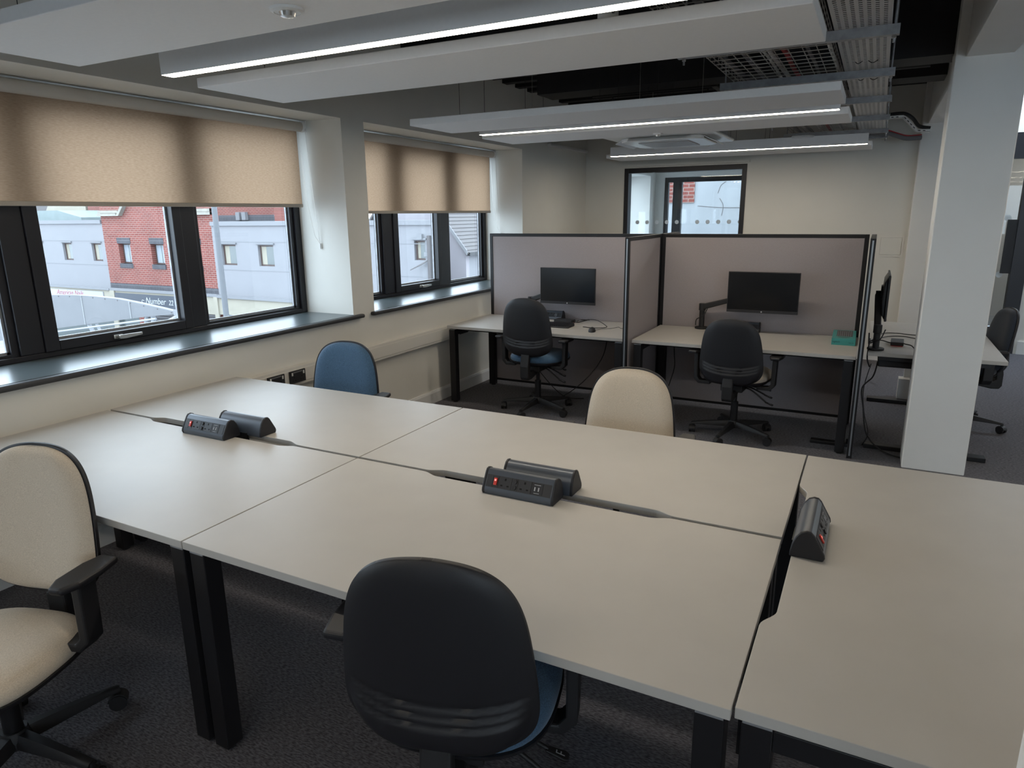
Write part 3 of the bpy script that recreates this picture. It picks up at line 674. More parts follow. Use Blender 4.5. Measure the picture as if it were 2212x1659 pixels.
def screen(label, axis, c, a, b, z0=0.04, z1=1.495, th=0.034, trim=False):
    t = thing('fabric_screen', label, 'partition', (0, 0, 0), group='grey fabric cubicle screens')
    h = th/2
    def q(u0, u1, zz0, zz1, hh, m, nm, bev=0.002):
        if axis == 'x': return bx(nm, m, t, u0, u1, c-hh, c+hh, zz0, zz1, bevel=bev)
        return bx(nm, m, t, c-hh, c+hh, u0, u1, zz0, zz1, bevel=bev)
    q(a+0.03, b-0.03, z0+0.02, z1-0.028, h-0.004, PANEL, 'fabric_panel', 0)
    q(a, a+0.032, 0.0, z1, h, BLK, 'post'); q(b-0.032, b, 0.0, z1, h, BLK, 'post')
    q(a+0.032, b-0.032, z1-0.028, z1, h, BLK, 'top_rail'); q(a+0.032, b-0.032, z0, z0+0.022, h, BLK, 'bottom_rail')
    if trim: q(a-0.002, a, 0.02, z1-0.012, 0.005, ALU, 'edge_trim', 0)
    return t
screen('grey fabric screen behind the left cubicle desk', 'x', 5.945, -3.335, -1.675)
screen('grey fabric screen behind the right cubicle desk', 'x', 5.955, -1.635, -0.045)
screen('grey fabric divider between the two cubicles', 'y', -1.655, 5.045, 5.935, trim=True)
screen('grey fabric divider seen edge-on at the right of the cubicles', 'y', -0.014, 5.05, 5.99, trim=True)
screen('grey fabric divider continuing behind the cubicles', 'y', -1.655, 5.98, 6.55)
t = thing('screen_foot', 'flat black stabilising foot under the right cubicle divider', 'screen foot', (-0.014, 5.33, 0))
bx('foot_plate', BLK, t, -0.27, -0.02, -0.03, 0.03, 0, 0.025, bevel=0.004)
bx('foot_tab', BLK, t, -0.03, -0.018, -0.02, 0.02, 0.02, 0.06)

def monitor(loc, rz, label):
    """screen faces local -Y, origin at its centre"""
    t = thing('monitor', label, 'monitor', loc, rz, 'black flat monitors on arms')
    MB().box(-0.27, 0.27, -0.004, 0.010, -0.163, 0.163).build('bezel', BEZEL, t, bevel=0.003)
    bx('display', LCD, t, -0.264, 0.264, -0.0055, -0.004, -0.138, 0.157)
    bx('chin', BEZEL, t, -0.269, 0.269, -0.0065, -0.004, -0.162, -0.142, bevel=0.001)
    MB().cyl((0, -0.0075, -0.152), (0, -0.0065, -0.152), 0.006, n=14).build('maker_badge', LGREY, t)
    MB().prism([(0.010, -0.155), (0.030, -0.12), (0.036, 0.0), (0.030, 0.11), (0.010, 0.15)], 'x', -0.25, 0.25).build('rear_housing', BEZEL, t, bevel=0.006)
    bx('mount_plate', BLKM, t, -0.06, 0.06, 0.034, 0.046, -0.05, 0.07, bevel=0.004)
    return t
def fix(o, root, M0):
    """hang an arm part, built about the arm base, on its monitor"""
    o.parent = root
    o.matrix_basis = (Matrix.Translation(root.location) @ Matrix.Rotation(root.rotation_euler.z, 4, 'Z')).inverted() @ M0
def arm(root, loc, elbow, head):
    M0 = Matrix.Translation(loc)
    e = Vector(elbow); h = Vector(head)
    def ad(mb, nm, **k): fix(mb.build(nm, BLKM, None, **k), root, M0)
    ad(MB().cyl((0, 0, 0), (0, 0, 0.016), 0.055, n=28), 'arm_base', bevel=0.004, smooth=40)
    ad(MB().cyl((0, 0, 0.016), (0, 0, e.z-0.02), 0.022, n=20), 'arm_post', smooth=40)
    ad(MB().cyl((0, 0, e.z-0.03), (0, 0, e.z+0.03), 0.028, n=20), 'arm_elbow', bevel=0.004, smooth=40)
    d = h-e; L = d.length; M = Matrix.Translation(e) @ d.to_track_quat('X', 'Z').to_matrix().to_4x4()
    ad(MB().prism([(0, -0.024), (L, -0.015), (L, 0.015), (0, 0.024)], 'y', -0.022, 0.022, M), 'spring_arm', bevel=0.008)
    ad(MB().cyl(h+Vector((0, 0, -0.03)), h+Vector((0, 0, 0.03)), 0.018, n=16), 'tilt_head', smooth=40)
    o = MB().tube(smoothpath([e+Vector((0.05, -0.02, 0.0)), e+Vector((0.02, -0.05, -0.07)), e*0.45+Vector((-0.035, -0.035, 0)), Vector((-0.045, -0.02, 0.03))]), 0.004, 8).build('arm_cable', CABLE, None)
    fix(o, root, M0)
m1_ = monitor((-2.435, 5.745, 1.035), R(0), 'black monitor on a desk arm in the left cubicle')
arm(m1_, (-2.86, 5.86, ZK), (0, 0, 0.17), (0.425, -0.047, 0.325))
m2_ = monitor((-0.755, 5.745, 1.045), R(1), 'black monitor on a desk arm in the right cubicle')
arm(m2_, (-1.245, 5.86, ZK), (0, 0, 0.185), (0.490, -0.047, 0.335))
m3_ = monitor((0.118, 5.80, 1.06), R(90), 'black monitor on a desk arm, seen edge-on beyond the right divider')
arm(m3_, (0.075, 5.42, ZK), (-0.002, 0, 0.15), (-0.018, 0.37, 0.35))

# keyboard, mouse, dock, cables, box
t = thing('keyboard', 'black keyboard half hidden behind the left cubicle chair', 'keyboard', (-2.50, 5.47, ZK), R(2))
MB().prism([(-0.075, 0.0), (0.075, 0.0), (0.078, 0.018), (0.07, 0.022), (-0.07, 0.012), (-0.078, 0.006)], 'x', -0.22, 0.22).build('keyboard_body', BLKM, t, bevel=0.003)
kk = MB()
for r_ in range(6):
    for c_ in range(21):
        x = -0.208+c_*0.0203; y = -0.060+r_*0.0225; z = 0.0125+(r_*0.0225+0.01)*0.0714
        kk.box(x, x+0.0172, y, y+0.0185, z, z+0.006)
ko = kk.build('keys', BEZEL, t); ko['kind'] = 'stuff'
t = thing('mouse', 'black computer mouse on the left cubicle desk', 'mouse', (-2.035, 5.335, ZK), R(15))
MB().lathe([(0.002, 0.0), (0.98, 0.0), (1.0, 0.008), (0.88, 0.022), (0.6, 0.033), (0.3, 0.037), (0.002, 0.038)], 28, outline=lambda a: (0.031*math.cos(a), 0.055*math.sin(a))).build('mouse_body', SHELL, t, smooth=60)
MB().cyl((-0.004, 0.028, 0.03), (0.004, 0.028, 0.03), 0.009, n=16).build('scroll_wheel', LGREY, t)
def dock(loc, rz, label):
    t = thing('docking_station', label, 'docking station', loc, rz, 'black docking stations with red undersides')
    bx('dock_base', mat('dock_red', (0.5, 0.02, 0.03), 0.5), t, -0.085, 0.085, -0.038, 0.038, 0, 0.005)
    MB().box(-0.09, 0.09, -0.042, 0.042, 0.005, 0.031).build('dock_case', BLKM, t, bevel=0.004)
dock((-2.44, 5.70, ZK), R(-4), 'flat black docking station on the left cubicle desk')
dock((0.215, 5.70, ZK), R(88), 'black docking station under the edge-on monitor')
def cable(pts, r, label, m=CABLE, name='cable', group='loose black cables'):
    o = MB().tube(smoothpath(pts, 8), r, 8).build(name, m, None, smooth=60)
    return tag(o, label, 'cable', group)
z = ZK+0.004
cable([(-2.36, 5.71, z+.015), (-2.28, 5.76, z+.02), (-2.16, 5.75, z+.03), (-2.03, 5.66, z), (-2.00, 5.56, z), (-2.08, 5.50, z), (-2.19, 5.52, z)], 0.003, 'thick black cable looping right of the docking station')
cable([(-2.035, 5.39, z), (-2.0, 5.47, z), (-1.94, 5.53, z), (-1.90, 5.62, z), (-1.86, 5.57, z), (-1.79, 5.57, z), (-1.72, 5.60, z), (-1.715, 5.74, z+0.05), (-1.70, 5.80, z)], 0.0018, 'thin mouse cable wandering to the divider')
cable([(-2.42, 5.545, z+.012), (-2.38, 5.60, z), (-2.34, 5.62, z), (-2.28, 5.71, z+.03), (-2.22, 5.76, z+.02)], 0.0018, 'thin keyboard cable reaching to the docking station')
cable([(-2.35, 5.69, z+.015), (-2.30, 5.67, z+.012), (-2.26, 5.70, z+.02), (-2.22, 5.74, z+.03)], 0.005, 'short black plug lead at the end of the docking station')
cable([(-3.05, 5.80, 0.68), (-2.98, 5.82, 0.5), (-2.90, 5.85, 0.43), (-2.80, 5.84, 0.52), (-2.74, 5.82, 0.68)], 0.004, 'black cable sagging under the left cubicle desk')
cable([(-2.92, 5.80, 0.67), (-2.86, 5.78, 0.4), (-2.70, 5.75, 0.2), (-2.45, 5.7, 0.02), (-2.25, 5.72, 0.008)], 0.004, 'black cable dropping to the floor behind the left cubicle chair')
cable([(-2.02, 5.70, 0.67), (-2.03, 5.6, 0.45), (-2.15, 5.5, 0.25), (-2.40, 5.6, 0.05), (-2.55, 5.65, 0.008)], 0.004, 'black cable hanging right of the left cubicle chair')
cable([(-1.45, 5.75, 0.67), (-1.43, 5.72, 0.5), (-1.42, 5.70, 0.38), (-1.47, 5.72, 0.2), (-1.52, 5.75, 0.008)], 0.004, 'black cable hanging under the left end of the right cubicle desk')
cable([(0.10, 5.45, 0.62), (0.08, 5.40, 0.52), (0.02, 5.35, 0.44), (0.04, 5.34, 0.30), (0.08, 5.30, 0.12), (0.18, 5.24, 0.03), (0.30, 5.20, 0.008)], 0.005, 'black cable hanging below the desk beside the column')
cable([(0.06, 5.46, 0.60), (0.03, 5.42, 0.42), (0.05, 5.40, 0.25), (0.09, 5.38, 0.10), (0.06, 5.37, 0.01)], 0.003, 'second thin black cable hanging below the desk beside the column')
cable([(0.04, 5.75, z), (0.12, 6.15, z), (0.22, 6.22, z), (0.34, 6.18, z), (0.55, 6.20, z)], 0.003, 'black cable crossing the desk top behind the edge-on monitor')
cable([(0.04, 5.70, z), (0.14, 6.00, z), (0.26, 6.08, z), (0.38, 5.98, z), (0.50, 5.95, z)], 0.003, 'black cable crossing the desk top nearer the edge-on monitor')
cable([(0.235, 5.79, z+.012), (0.26, 5.66, z+.012), (0.30, 5.62, z+.01), (0.32, 5.56, z)], 0.004, 'short black lead ending on the desk beside the docking station')
cable([(0.04, 5.60, z+.01), (0.10, 5.64, z+.03), (0.16, 5.66, z+.015), (0.20, 5.62, z+.012)], 0.004, 'black lead joining the arm base and the docking station')
cable([(0.025, 5.50, z+0.10), (0.03, 5.45, z+0.03), (0.035, 5.55, z+0.05), (0.03, 5.38, z+0.01), (0.03, 5.32, 0.66), (0.05, 5.34, 0.60)], 0.005, 'tangle of black leads at the back edge of the desk by the divider')
t = thing('keyboard_box', 'teal cardboard box with a keyboard picture on the right cubicle desk', 'box', (-0.14, 5.72, ZK), R(1))
bx('carton', TEAL, t, -0.08, 0.08, -0.21, 0.21, 0, 0.048, bevel=0.001)
bx('keyboard_picture', BOXK, t, -0.052, 0.058, -0.10, 0.185, 0.048, 0.0486)
for i in range(7): bx('key_row', LGREY, t, -0.044+i*0.0145, -0.042+i*0.0145, -0.095, 0.18, 0.0486, 0.0489)
MB().prism([(0.0+0.042*math.cos(a), -0.138+0.012*math.sin(a)) for a in [i*math.pi/10 for i in range(20)]], 'z', 0.048, 0.0486).build('mouse_picture', BOXK, t)
text('box_lettering', 'logitech', TEALD, t, (-0.074, -0.2112, 0.020), (R(90), 0, 0), 0.016, 0, 0.0003)
text('box_lettering', 'MK120', TEALD, t, (0.035, -0.2112, 0.016), (R(90), 0, 0), 0.011, 0, 0.0003)
t = thing('white_carton', 'white carton standing on the floor beyond the standing desk', 'box', (0.38, 7.0, 0))
bx('carton', WPL, t, -0.07, 0.09, -0.06, 0.06, 0, 0.19, bevel=0.002); bx('flap', WPL, t, -0.03, 0.09, 0.03, 0.06, 0.19, 0.30, bevel=0.002)

# ================================================================ CHAIRS
def back_w(v):
    vc, wm = 0.28, 0.220
    if v < vc: t_ = (vc-v)/vc; return wm*max(0.0, 1-t_**2.7)**(1/2.3)
    t_ = (v-vc)/(1-vc); return wm*(1-0.18*t_**1.3)*max(0.0, 1-t_**6)**(1/2.4)
HB = 0.48
def back_mesh(kind):
    rows, cols = 96, 36
    sc = 1.0 if kind == 'cushion' else 1.035
    vs = []; fs = []
    V = [0.5-0.5*math.cos(math.pi*(0.015+0.97*j/(rows-1))) for j in range(rows)]
    def surf(v, u, side):
        w_ = back_w(min(max(v, 0.0), 1.0))*sc; x = u*w_; zz = (v-0.5)*sc*HB
        curve = 0.55*x*x + 0.10*(zz-(-0.09))**2*0.9     # wraps forwards at the sides
        e = min(abs(u), 1.0); ve = abs(2*v-1)
        if kind == 'cushion':
            y = curve + (0.012 if side == 0 else 0.012+0.036*(1-e**7)*(1-ve**14))
        else:
            if side == 1: y = curve + 0.012*(1-0.25*e**8)
            else:
                y = curve - 0.016*(1-e**6)*(1-ve**10) - 0.002
                f = max(0.0, 1-(e/0.93)**8)
                for i_, v0 in enumerate((0.275, 0.235, 0.195)):
                    vg = v0+0.085*e**2.4
                    s_ = min(max((vg-v)/0.016+0.5, 0), 1); s_ = s_*s_*(3-2*s_)
                    y -= 0.0075*s_*f*(1-ve**12)
                    y += 0.0045*math.exp(-((v-vg-0.006)/0.008)**2)*f
        return (x, y, zz)
    U = [math.sin(math.pi/2*(-1+2*i/cols)*0.999) for i in range(cols+1)]
    for side in (0, 1):
        for v in V:
            for u in U: vs.append(surf(v, u, side))
    nc = cols+1; off = rows*nc
    for s in (0, 1):
        for j in range(rows-1):
            for i in range(cols):
                q = s*off+j*nc+i; fs.append((q, q+1, q+nc+1, q+nc))
    ring = [j*nc for j in range(rows)] + [(rows-1)*nc+i for i in range(1, nc)] + [j*nc+cols for j in range(rows-2, -1, -1)] + [i for i in range(cols-1, 0, -1)]
    for a, b in zip(ring, ring[1:]+ring[:1]): fs.append((a, b, b+off, a+off))
    m_ = MB(); m_.v = vs; m_.f = fs; return m_
def seat_outline(a):
    c, s_ = math.cos(a), math.sin(a); p = 2.9
    k = (abs(c)**p+abs(s_)**p)**(-1/p); wx = 0.238*(1+0.05*s_); return (k*c*wx, k*s_*0.235)
BACKS = {}
CH = {}
def cm(key, f):
    if key not in CH: CH[key] = f()
    return CH[key]
def make_chair(loc, rz, fab, label, dz=0.0, tilt=8, star=0.0, seat_z=0.0, arm_z=0.0, arm_y=-0.07):
    """faces local +Y"""
    t = thing('office_chair', label, 'chair', loc, R(rz), 'swivel operator chairs with black shells')
    fn = fab.name
    sz = seat_z
    link(cm(('cush', fn), lambda: MB().lathe([(0.02, 0.452), (0.95, 0.452), (0.995, 0.468), (1.0, 0.485), (0.97, 0.503), (0.88, 0.518), (0.7, 0.526), (0.45, 0.522), (0.2, 0.518), (0.02, 0.517)], 56, outline=seat_outline).mesh('seat_cushion', fab, 60)), 'seat_cushion', t, loc=(0, 0.035, sz))
    link(cm('pan', lambda: MB().lathe([(0.02, 0.425), (0.62, 0.425), (0.93, 0.436), (1.01, 0.452), (1.015, 0.462), (0.9, 0.463), (0.02, 0.463)], 56, outline=seat_outline).mesh('seat_pan', SHELL, 50)), 'seat_pan', t, loc=(0, 0.035, sz))
    zc = 0.762+dz
    rot = (R(tilt), 0, 0)
    by = -0.245
    sh = link(cm('shell', lambda: back_mesh('shell').mesh('back_shell', SHELL, 70)), 'back_shell', t, loc=(0, by, zc), rot=rot)
    link(cm(('bc', fn), lambda: back_mesh('cushion').mesh('back_cushion', fab, 70)), 'back_cushion', t, loc=(0, by, zc), rot=rot)
    def jbar():
        m_ = MB(); w_ = 0.038
        m_.prism([(-0.02, 0.400), (-0.205, 0.385), (-0.225, 0.40), (-0.222, 0.545), (-0.252, 0.545), (-0.272, 0.44), (-0.272, 0.35), (-0.255, 0.325), (-0.20, 0.325), (-0.02, 0.365)], 'x', -w_, w_)
        return m_.mesh('back_bar', BLKM)
    link(cm('jbar', jbar), 'back_bar', t, bevel=0.008, loc=(0, 0, sz))
    link(cm('mech', lambda: MB().box(-0.08, 0.08, -0.14, 0.12, 0.375, 0.427).mesh('mechanism', BLKM)), 'mechanism', t, bevel=0.008, loc=(0, 0, sz))
    link(cm('gas', lambda: MB().cyl((0, 0, 0.09), (0, 0, 0.27), 0.027, n=20).cyl((0, 0, 0.27), (0, 0, 0.40+sz), 0.016, n=16).mesh('gas_lift', BLK, 40)), 'gas_lift', t)
    link(cm('hub', lambda: MB().lathe([(0.004, 0.07), (0.045, 0.07), (0.048, 0.10), (0.036, 0.125), (0.004, 0.125)], 24).mesh('base_hub', BLKM, 40)), 'base_hub', t)
    def spoke():
        m_ = MB(); n_ = 9; prev = None; vs = []; fs = []
        for i in range(n_):
            s_ = i/(n_-1); y = 0.035+0.275*s_; zt = 0.118-0.035*s_**1.3; zb = 0.075-0.005*s_+0.0*s_; hw = 0.026-0.010*s_; tw = hw*0.55
            zb = min(zb, zt-0.016)
            vs += [(-hw, y, zb), (hw, y, zb), (hw, y, (zt+zb)/2), (tw, y, zt), (-tw, y, zt), (-hw, y, (zt+zb)/2)]
        for i in range(n_-1):
            for k in range(6): fs.append((i*6+k, i*6+(k+1) % 6, (i+1)*6+(k+1) % 6, (i+1)*6+k))
        fs += [tuple(range(5, -1, -1)), tuple(range((n_-1)*6, n_*6))]
        m_.v = vs; m_.f = fs; return m_.mesh('base_arm', BLKM, 50)
    def caster():
        m_ = MB()
        m_.cyl((-0.024, 0, 0.028), (-0.006, 0, 0.028), 0.028, n=20).cyl((0.006, 0, 0.028), (0.024, 0, 0.028), 0.028, n=20)
        return m_.mesh('caster', BLKM, 40)
    def hood():
        m_ = MB(); p = []
        for i in range(9):
            a = R(10+i*20); p.append((0.033*math.cos(a), 0.028+0.033*math.sin(a)))
        p += [(-0.02, 0.034), (0.02, 0.034)]
        m_.prism(p, 'x', -0.020, 0.020); m_.cyl((0, 0, 0.055), (0, 0.0, 0.080), 0.010, n=10)
        return m_.mesh('caster_hood', BLKM, 40)
    for k in range(5):
        a = R(star+72*k)
        sp = link(cm('spoke', spoke), 'base_arm', t, rot=(0, 0, a))
        px, py = -math.sin(a)*0.305, math.cos(a)*0.305
        cs = link(cm('caster', caster), 'caster', t, loc=(px, py, 0), rot=(0, 0, a+R(40+55*k)))
        link(cm('hood', hood), 'caster_hood', cs)
    def post(s):
        m_ = MB()
        prof_ = [(0.17, 0.405), (0.262, 0.405), (0.296, 0.44), (0.300, 0.645), (0.268, 0.645), (0.266, 0.455), (0.248, 0.432), (0.17, 0.432)]
        m_.prism([(s*x, z_) for x, z_ in prof_], 'y', -0.033, 0.033); return m_.mesh('arm_post', BLKM)
    def pad(s):
        p = []
        for x, y in ((-0.028, -0.105), (0.032, -0.100), (0.044, -0.02), (0.042, 0.06), (0.020, 0.108), (-0.022, 0.108), (-0.044, 0.06), (-0.046, -0.04)): p.append((s*x, y))
        m_ = MB().prism(p, 'z', 0.645, 0.668); return m_.mesh('arm_pad', SHELL)
    for s in (-1, 1):
        link(cm(('post', s), lambda: post(s)), 'arm_post', t, bevel=0.006, loc=(0, arm_y, sz+arm_z))
        link(cm(('pad', s), lambda: pad(s)), 'arm_pad', t, bevel=0.009, seg=3, loc=(s*0.294, arm_y, sz+arm_z))
    def lever(k):
        m_ = MB(); y0 = -0.06+0.055*k; ex = 0.20+0.02*(2-k); ez = 0.395-0.04*(2-k)
        m_.tube(smoothpath([(0.06, y0, 0.40), (0.13, y0-0.01, 0.39), (ex, y0-0.02, ez)]), 0.006, 8)
        return m_.mesh('lever_rod', BLKM, 50)
    def paddle(k):
        y0 = -0.06+0.055*k; ex = 0.20+0.02*(2-k); ez = 0.395-0.04*(2-k)
        M_ = Matrix.Translation((ex-0.006, y0-0.02, ez)) @ Matrix.Rotation(R(18), 4, 'Y')
        return MB().prism([(0, -0.010), (0.05, -0.016), (0.062, -0.012), (0.062, 0.012), (0.05, 0.016), (0, 0.010)], 'z', -0.004, 0.004, M_).mesh('lever_paddle', BLKM)
    def mark(k):
        y0 = -0.06+0.055*k; ex = 0.20+0.02*(2-k); ez = 0.395-0.04*(2-k)
        M_ = Matrix.Translation((ex-0.006, y0-0.02, ez)) @ Matrix.Rotation(R(18), 4, 'Y')
        return MB().box(0.026, 0.05, -0.0045, -0.002, 0.004, 0.0044, M_).box(0.026, 0.029, -0.0045, 0.006, 0.004, 0.0044, M_).box(0.038, 0.041, -0.0045, 0.006, 0.004, 0.0044, M_).mesh('lever_mark', LGREY)
    for k in range(3):
        lv = link(cm(('lev', k), lambda: lever(k)), 'lever_rod', t, loc=(0, 0, sz))
        link(cm(('pad', 'l', k), lambda: paddle(k)), 'lever_paddle', lv, bevel=0.003)
        link(cm(('mk', k), lambda: mark(k)), 'lever_mark', lv)
    return t
make_chair((-0.825, 1.295, 0), 16, BLUE, 'black-backed swivel chair with a blue seat in the foreground', -0.028, 5, 20, 0.0, 0.02, -0.02)
make_chair((-2.245, 0.885, 0), 196, BEIGE, 'beige swivel chair facing the viewer at the left edge', -0.03, 8, 12, -0.08, 0.075)
make_chair((-2.72, 2.88, 0), 190, BLUE, 'bright blue chair back rising behind the bench desk by the window wall', -0.065, 6, 5)
make_chair((-0.965, 2.89, 0), 184, BEIGE, 'beige chair back rising behind the middle of the bench', -0.065, 6, 30)
make_chair((-2.485, 5.225, 0), 0, BLUE, 'black-backed chair with a blue seat in the left cubicle', 0.0, 6, 34)
make_chair((-0.83, 5.235, 0), -4, BEIGE, 'black-backed chair with a beige seat in the right cubicle', -0.075, 7, 30)
make_chair((0.70, 6.22, 0), 103, NAVY, 'navy chair seen from the side beyond the white column', -0.06, 10, 10)

# ================================================================ OUTSIDE
RENDER = mat('white_render', (0.21, 0.208, 0.22), 0.9, var=0.03, scale=1.5)
RTRIM = mat('render_trim', (0.185, 0.186, 0.197), 0.8)
CREAM = mat('cream_fascia', (0.31, 0.285, 0.23), 0.8, var=0.08, scale=2)
STONE = mat('stone_coping', (0.27, 0.255, 0.22), 0.85, var=0.15, scale=4)
BRK = brick_mat('red_brick', (0.225, 0.052, 0.038), (0.18, 0.042, 0.032), (0.28, 0.19, 0.165))
BRKD = brick_mat('blue_brick', (0.055, 0.055, 0.065), (0.04, 0.04, 0.05), (0.14, 0.14, 0.15), bw=0.078, bh=0.215)
WOOD = mat('brown_window', (0.07, 0.042, 0.036), 0.6)
PANE = mat('far_pane', (0.07, 0.085, 0.085), 0.15, spec=0.8)
CURT = mat('net_curtain', (0.28, 0.31, 0.345), 0.8)
SLATE = mat('roof_tiles', (0.11, 0.10, 0.10), 0.8, var=0.2, scale=30, stretch=(0.3, 1, 3))
ASPH = mat('asphalt', (0.33, 0.33, 0.34), 0.9, var=0.15, scale=3)
GZ = -3.6
struct('ground', MB().box(-60, 30, -30, 60, GZ-0.2, GZ), ASPH, 'grey paved street below the windows', 'ground')
YB = 17.0
def far_window(t, x0, x1, z0, z1, m, hood=True, curtain=False, face=YB, depth=0.14):
    """window set in a recess of the facade"""
    f = MB(); w_ = 0.05; y = face+depth
    f.box(x0, x0+w_, y-0.05, y, z0, z1); f.box(x1-w_, x1, y-0.05, y, z0, z1); f.box(x0+w_, x1-w_, y-0.05, y, z0, z0+w_); f.box(x0+w_, x1-w_, y-0.05, y, z1-w_, z1)
    o = f.build('window', WOOD, t)
    bx('pane', PANE, o, x0+w_, x1-w_, y-0.022, y-0.012, z0+w_, z1-w_)
    if curtain:
        c = (x0+x1)/2
        bx('curtain', CURT, o, x0+w_, c-0.03, y-0.03, y-0.023, z0+w_, z1-w_); bx('curtain', CURT, o, c+0.03, x1-w_, y-0.03, y-0.023, z0+w_, z1-w_)
    else:
        bx('curtain', CREAM, o, x0+w_, x0+(x1-x0)*0.38, y-0.024, y-0.0225, z0+w_, z1-w_)
    if hood: bx('window_hood', RTRIM, t, x0-0.07, x1+0.07, face-0.06, face+0.04, z1+0.03, z1+0.07)
def facade(t, x0, x1, z0, z1, wins, m, name='wall'):
    """wall with real openings, 0.3 thick"""
    f = MB(); xs = x0
    for a, b, c, d in sorted(wins):
        f.box(xs, a, YB, YB+0.3, z0, z1); f.box(a, b, YB, YB+0.3, z0, c); f.box(a, b, YB, YB+0.3, d, z1); xs = b
    f.box(xs, x1, YB, YB+0.3, z0, z1)
    f.box(x0, x1, YB+0.3, YB+0.35, z0, z1)
    return f.build(name, m, t)
t = thing('shop_building', 'white rendered two-storey shop building left of the brick gable', 'building')
wins = [(x, x+0.62, 0.04, 0.73) for x in (-35.9, -33.9, -31.9, -29.87, -27.90)]
facade(t, -42.0, -27.03, -1.02, 1.50, wins, RENDER)
for a, b, c, d in wins: far_window(t, a, b, c, d, None)
bx('parapet', RTRIM, t, -42.0, -27.03, YB-0.06, YB+0.4, 1.50, 1.64)
for z0 in (0.82, -0.02-0.10): bx('joint_trim', RTRIM, t, -42.0, -27.03, YB-0.008, YB, z0, z0+0.02)
bx('cornice', RTRIM, t, -42.0, -27.03, YB-0.12, YB+0.3, -1.10, -1.02)
bx('shop_fascia', CREAM, t, -42.0, -27.03, YB-0.05, YB+0.3, -1.95, -1.10)
bx('shop_front', PANE, t, -42.0, -27.03, YB+0.1, YB+0.3, GZ, -1.95)
bx('roof', SLATE, t, -42.0, -27.03, YB+0.35, YB+6, 1.3, 1.45)
t = thing('shop_sign', 'white shop sign with red script lettering on the fascia', 'sign', (-29.35, YB-0.05, -1.38))
bx('sign_board', mat('sign_white', (0.32, 0.33, 0.36), 0.5), t, -1.85, 1.85, -0.04, 0, -0.22, 0.20)
text('lettering', 'American Nails', mat('sign_red', (0.28, 0.05, 0.07), 0.5), t, (-1.35, -0.042, -0.02), (R(90), 0, 0), 0.30, 0.35, 0.002)
t = thing('brick_shop', 'red brick shop building with stone gable coping', 'building')
wins = [(x, x+0.72, -0.02, 0.74) for x in (-26.18, -24.24, -22.2)]
facade(t, -27.03, -20.80, -0.80, 2.4, wins, BRK, 'brick_wall')
for a, b, c, d in wins:
    far_window(t, a, b, c, d, None, hood=False, curtain=True, depth=0.22)
    bx('lintel', BRKD, t, a-0.05, b+0.05, YB-0.012, YB+0.20, d, d+0.22); bx('brick_sill', BRKD, t, a-0.03, b+0.03, YB-0.03, YB+0.20, c-0.17, c)
bx('band_course', BRKD, t, -27.03, -20.80, YB-0.012, YB+0.3, -1.00, -0.80)
MB().prism([(-27.03, 2.4), (-20.80, 2.4), (-20.80, 2.41), (-23.9, 5.2), (-27.03, 2.41)], 'y', YB, YB+0.3).build('gable', BRK, t)
for dz, dy in ((0.0, 0.16), (0.11, 0.10)):
    bx('coping_shelf', STONE, t, -27.03, -25.85+dz*0.5, YB-dy, YB+0.1, 1.78+dz, 1.88+dz)
    MB().prism([(-25.85+dz*0.5, 1.78+dz), (-25.70+dz*0.5, 1.78+dz), (-23.9, 3.6+dz), (-23.9, 3.75+dz)], 'y', YB-dy, YB+0.1).build('coping_rake', STONE, t)
    bx('coping_shelf', STONE, t, -21.95-dz*0.5, -20.80, YB-dy, YB+0.1, 1.78+dz, 1.88+dz)
bx('cornice', RTRIM, t, -27.03, -20.80, YB-0.10, YB+0.3, -1.10, -1.00)
bx('shop_fascia', CREAM, t, -27.03, -20.80, YB-0.05, YB+0.3, -1.75, -1.10)
bx('pilaster', CREAM, t, -27.03, -26.75, YB-0.10, YB-0.05, GZ, -1.10); bx('pilaster', CREAM, t, -21.0, -20.8, YB-0.10, YB-0.05, GZ, -1.10)
SHUT = mat('shutter_grey', (0.07, 0.066, 0.07), 0.6)
sh = MB()
for i in range(16): sh.prism([(YB+0.02, -1.75-i*0.115), (YB-0.02, -1.77-i*0.115), (YB-0.02, -1.85-i*0.115), (YB+0.02, -1.865-i*0.115)], 'x', -25.2, -21.1)
sh.build('roller_shutter', SHUT, t)
bx('shop_front', PANE, t, -26.75, -25.2, YB+0.05, YB+0.1, GZ, -1.75)
bx('brick_pier', BRK, t, -25.5, -25.2, YB-0.02, YB+0.05, GZ, -1.75)
t = thing('shop_sign', 'dark grey shop sign with white script lettering on the fascia', 'sign', (-24.0, YB-0.05, -1.42))
bx('sign_board', mat('sign_slate', (0.05, 0.058, 0.075), 0.5), t, -2.72, 1.6, -0.05, 0, -0.28, 0.24)
SW = mat('sign_letter_white', (0.40, 0.41, 0.42), 0.5)
text('lettering', 'Number', SW, t, (-0.86, -0.052, -0.10), (R(90), 0, 0), 0.345, 0.3, 0.003)
text('lettering', '22', SW, t, (0.50, -0.052, -0.10), (R(90), 0, 0), 0.27, 0.2, 0.003)
MB().tube(smoothpath([(-0.78, -0.055, -0.09), (-0.88, -0.055, -0.11), (-1.05, -0.055, -0.05), (-1.03, -0.055, 0.02), (-0.92, -0.055, 0.0)]), 0.012, 6).build('swash', SW, t)
t = thing('shop_building', 'white rendered shop building right of the brick gable', 'building')
wins = [(x, x+0.72, 0.05, 0.755) for x in (-20.41, -18.62, -16.8, -15.0, -13.55)] + [(-12.14, -11.75, 0.38, 0.95)]
facade(t, -20.80, -11.30, -1.02, 1.40, wins, RENDER)
for a, b, c, d in wins: far_window(t, a, b, c, d, None)
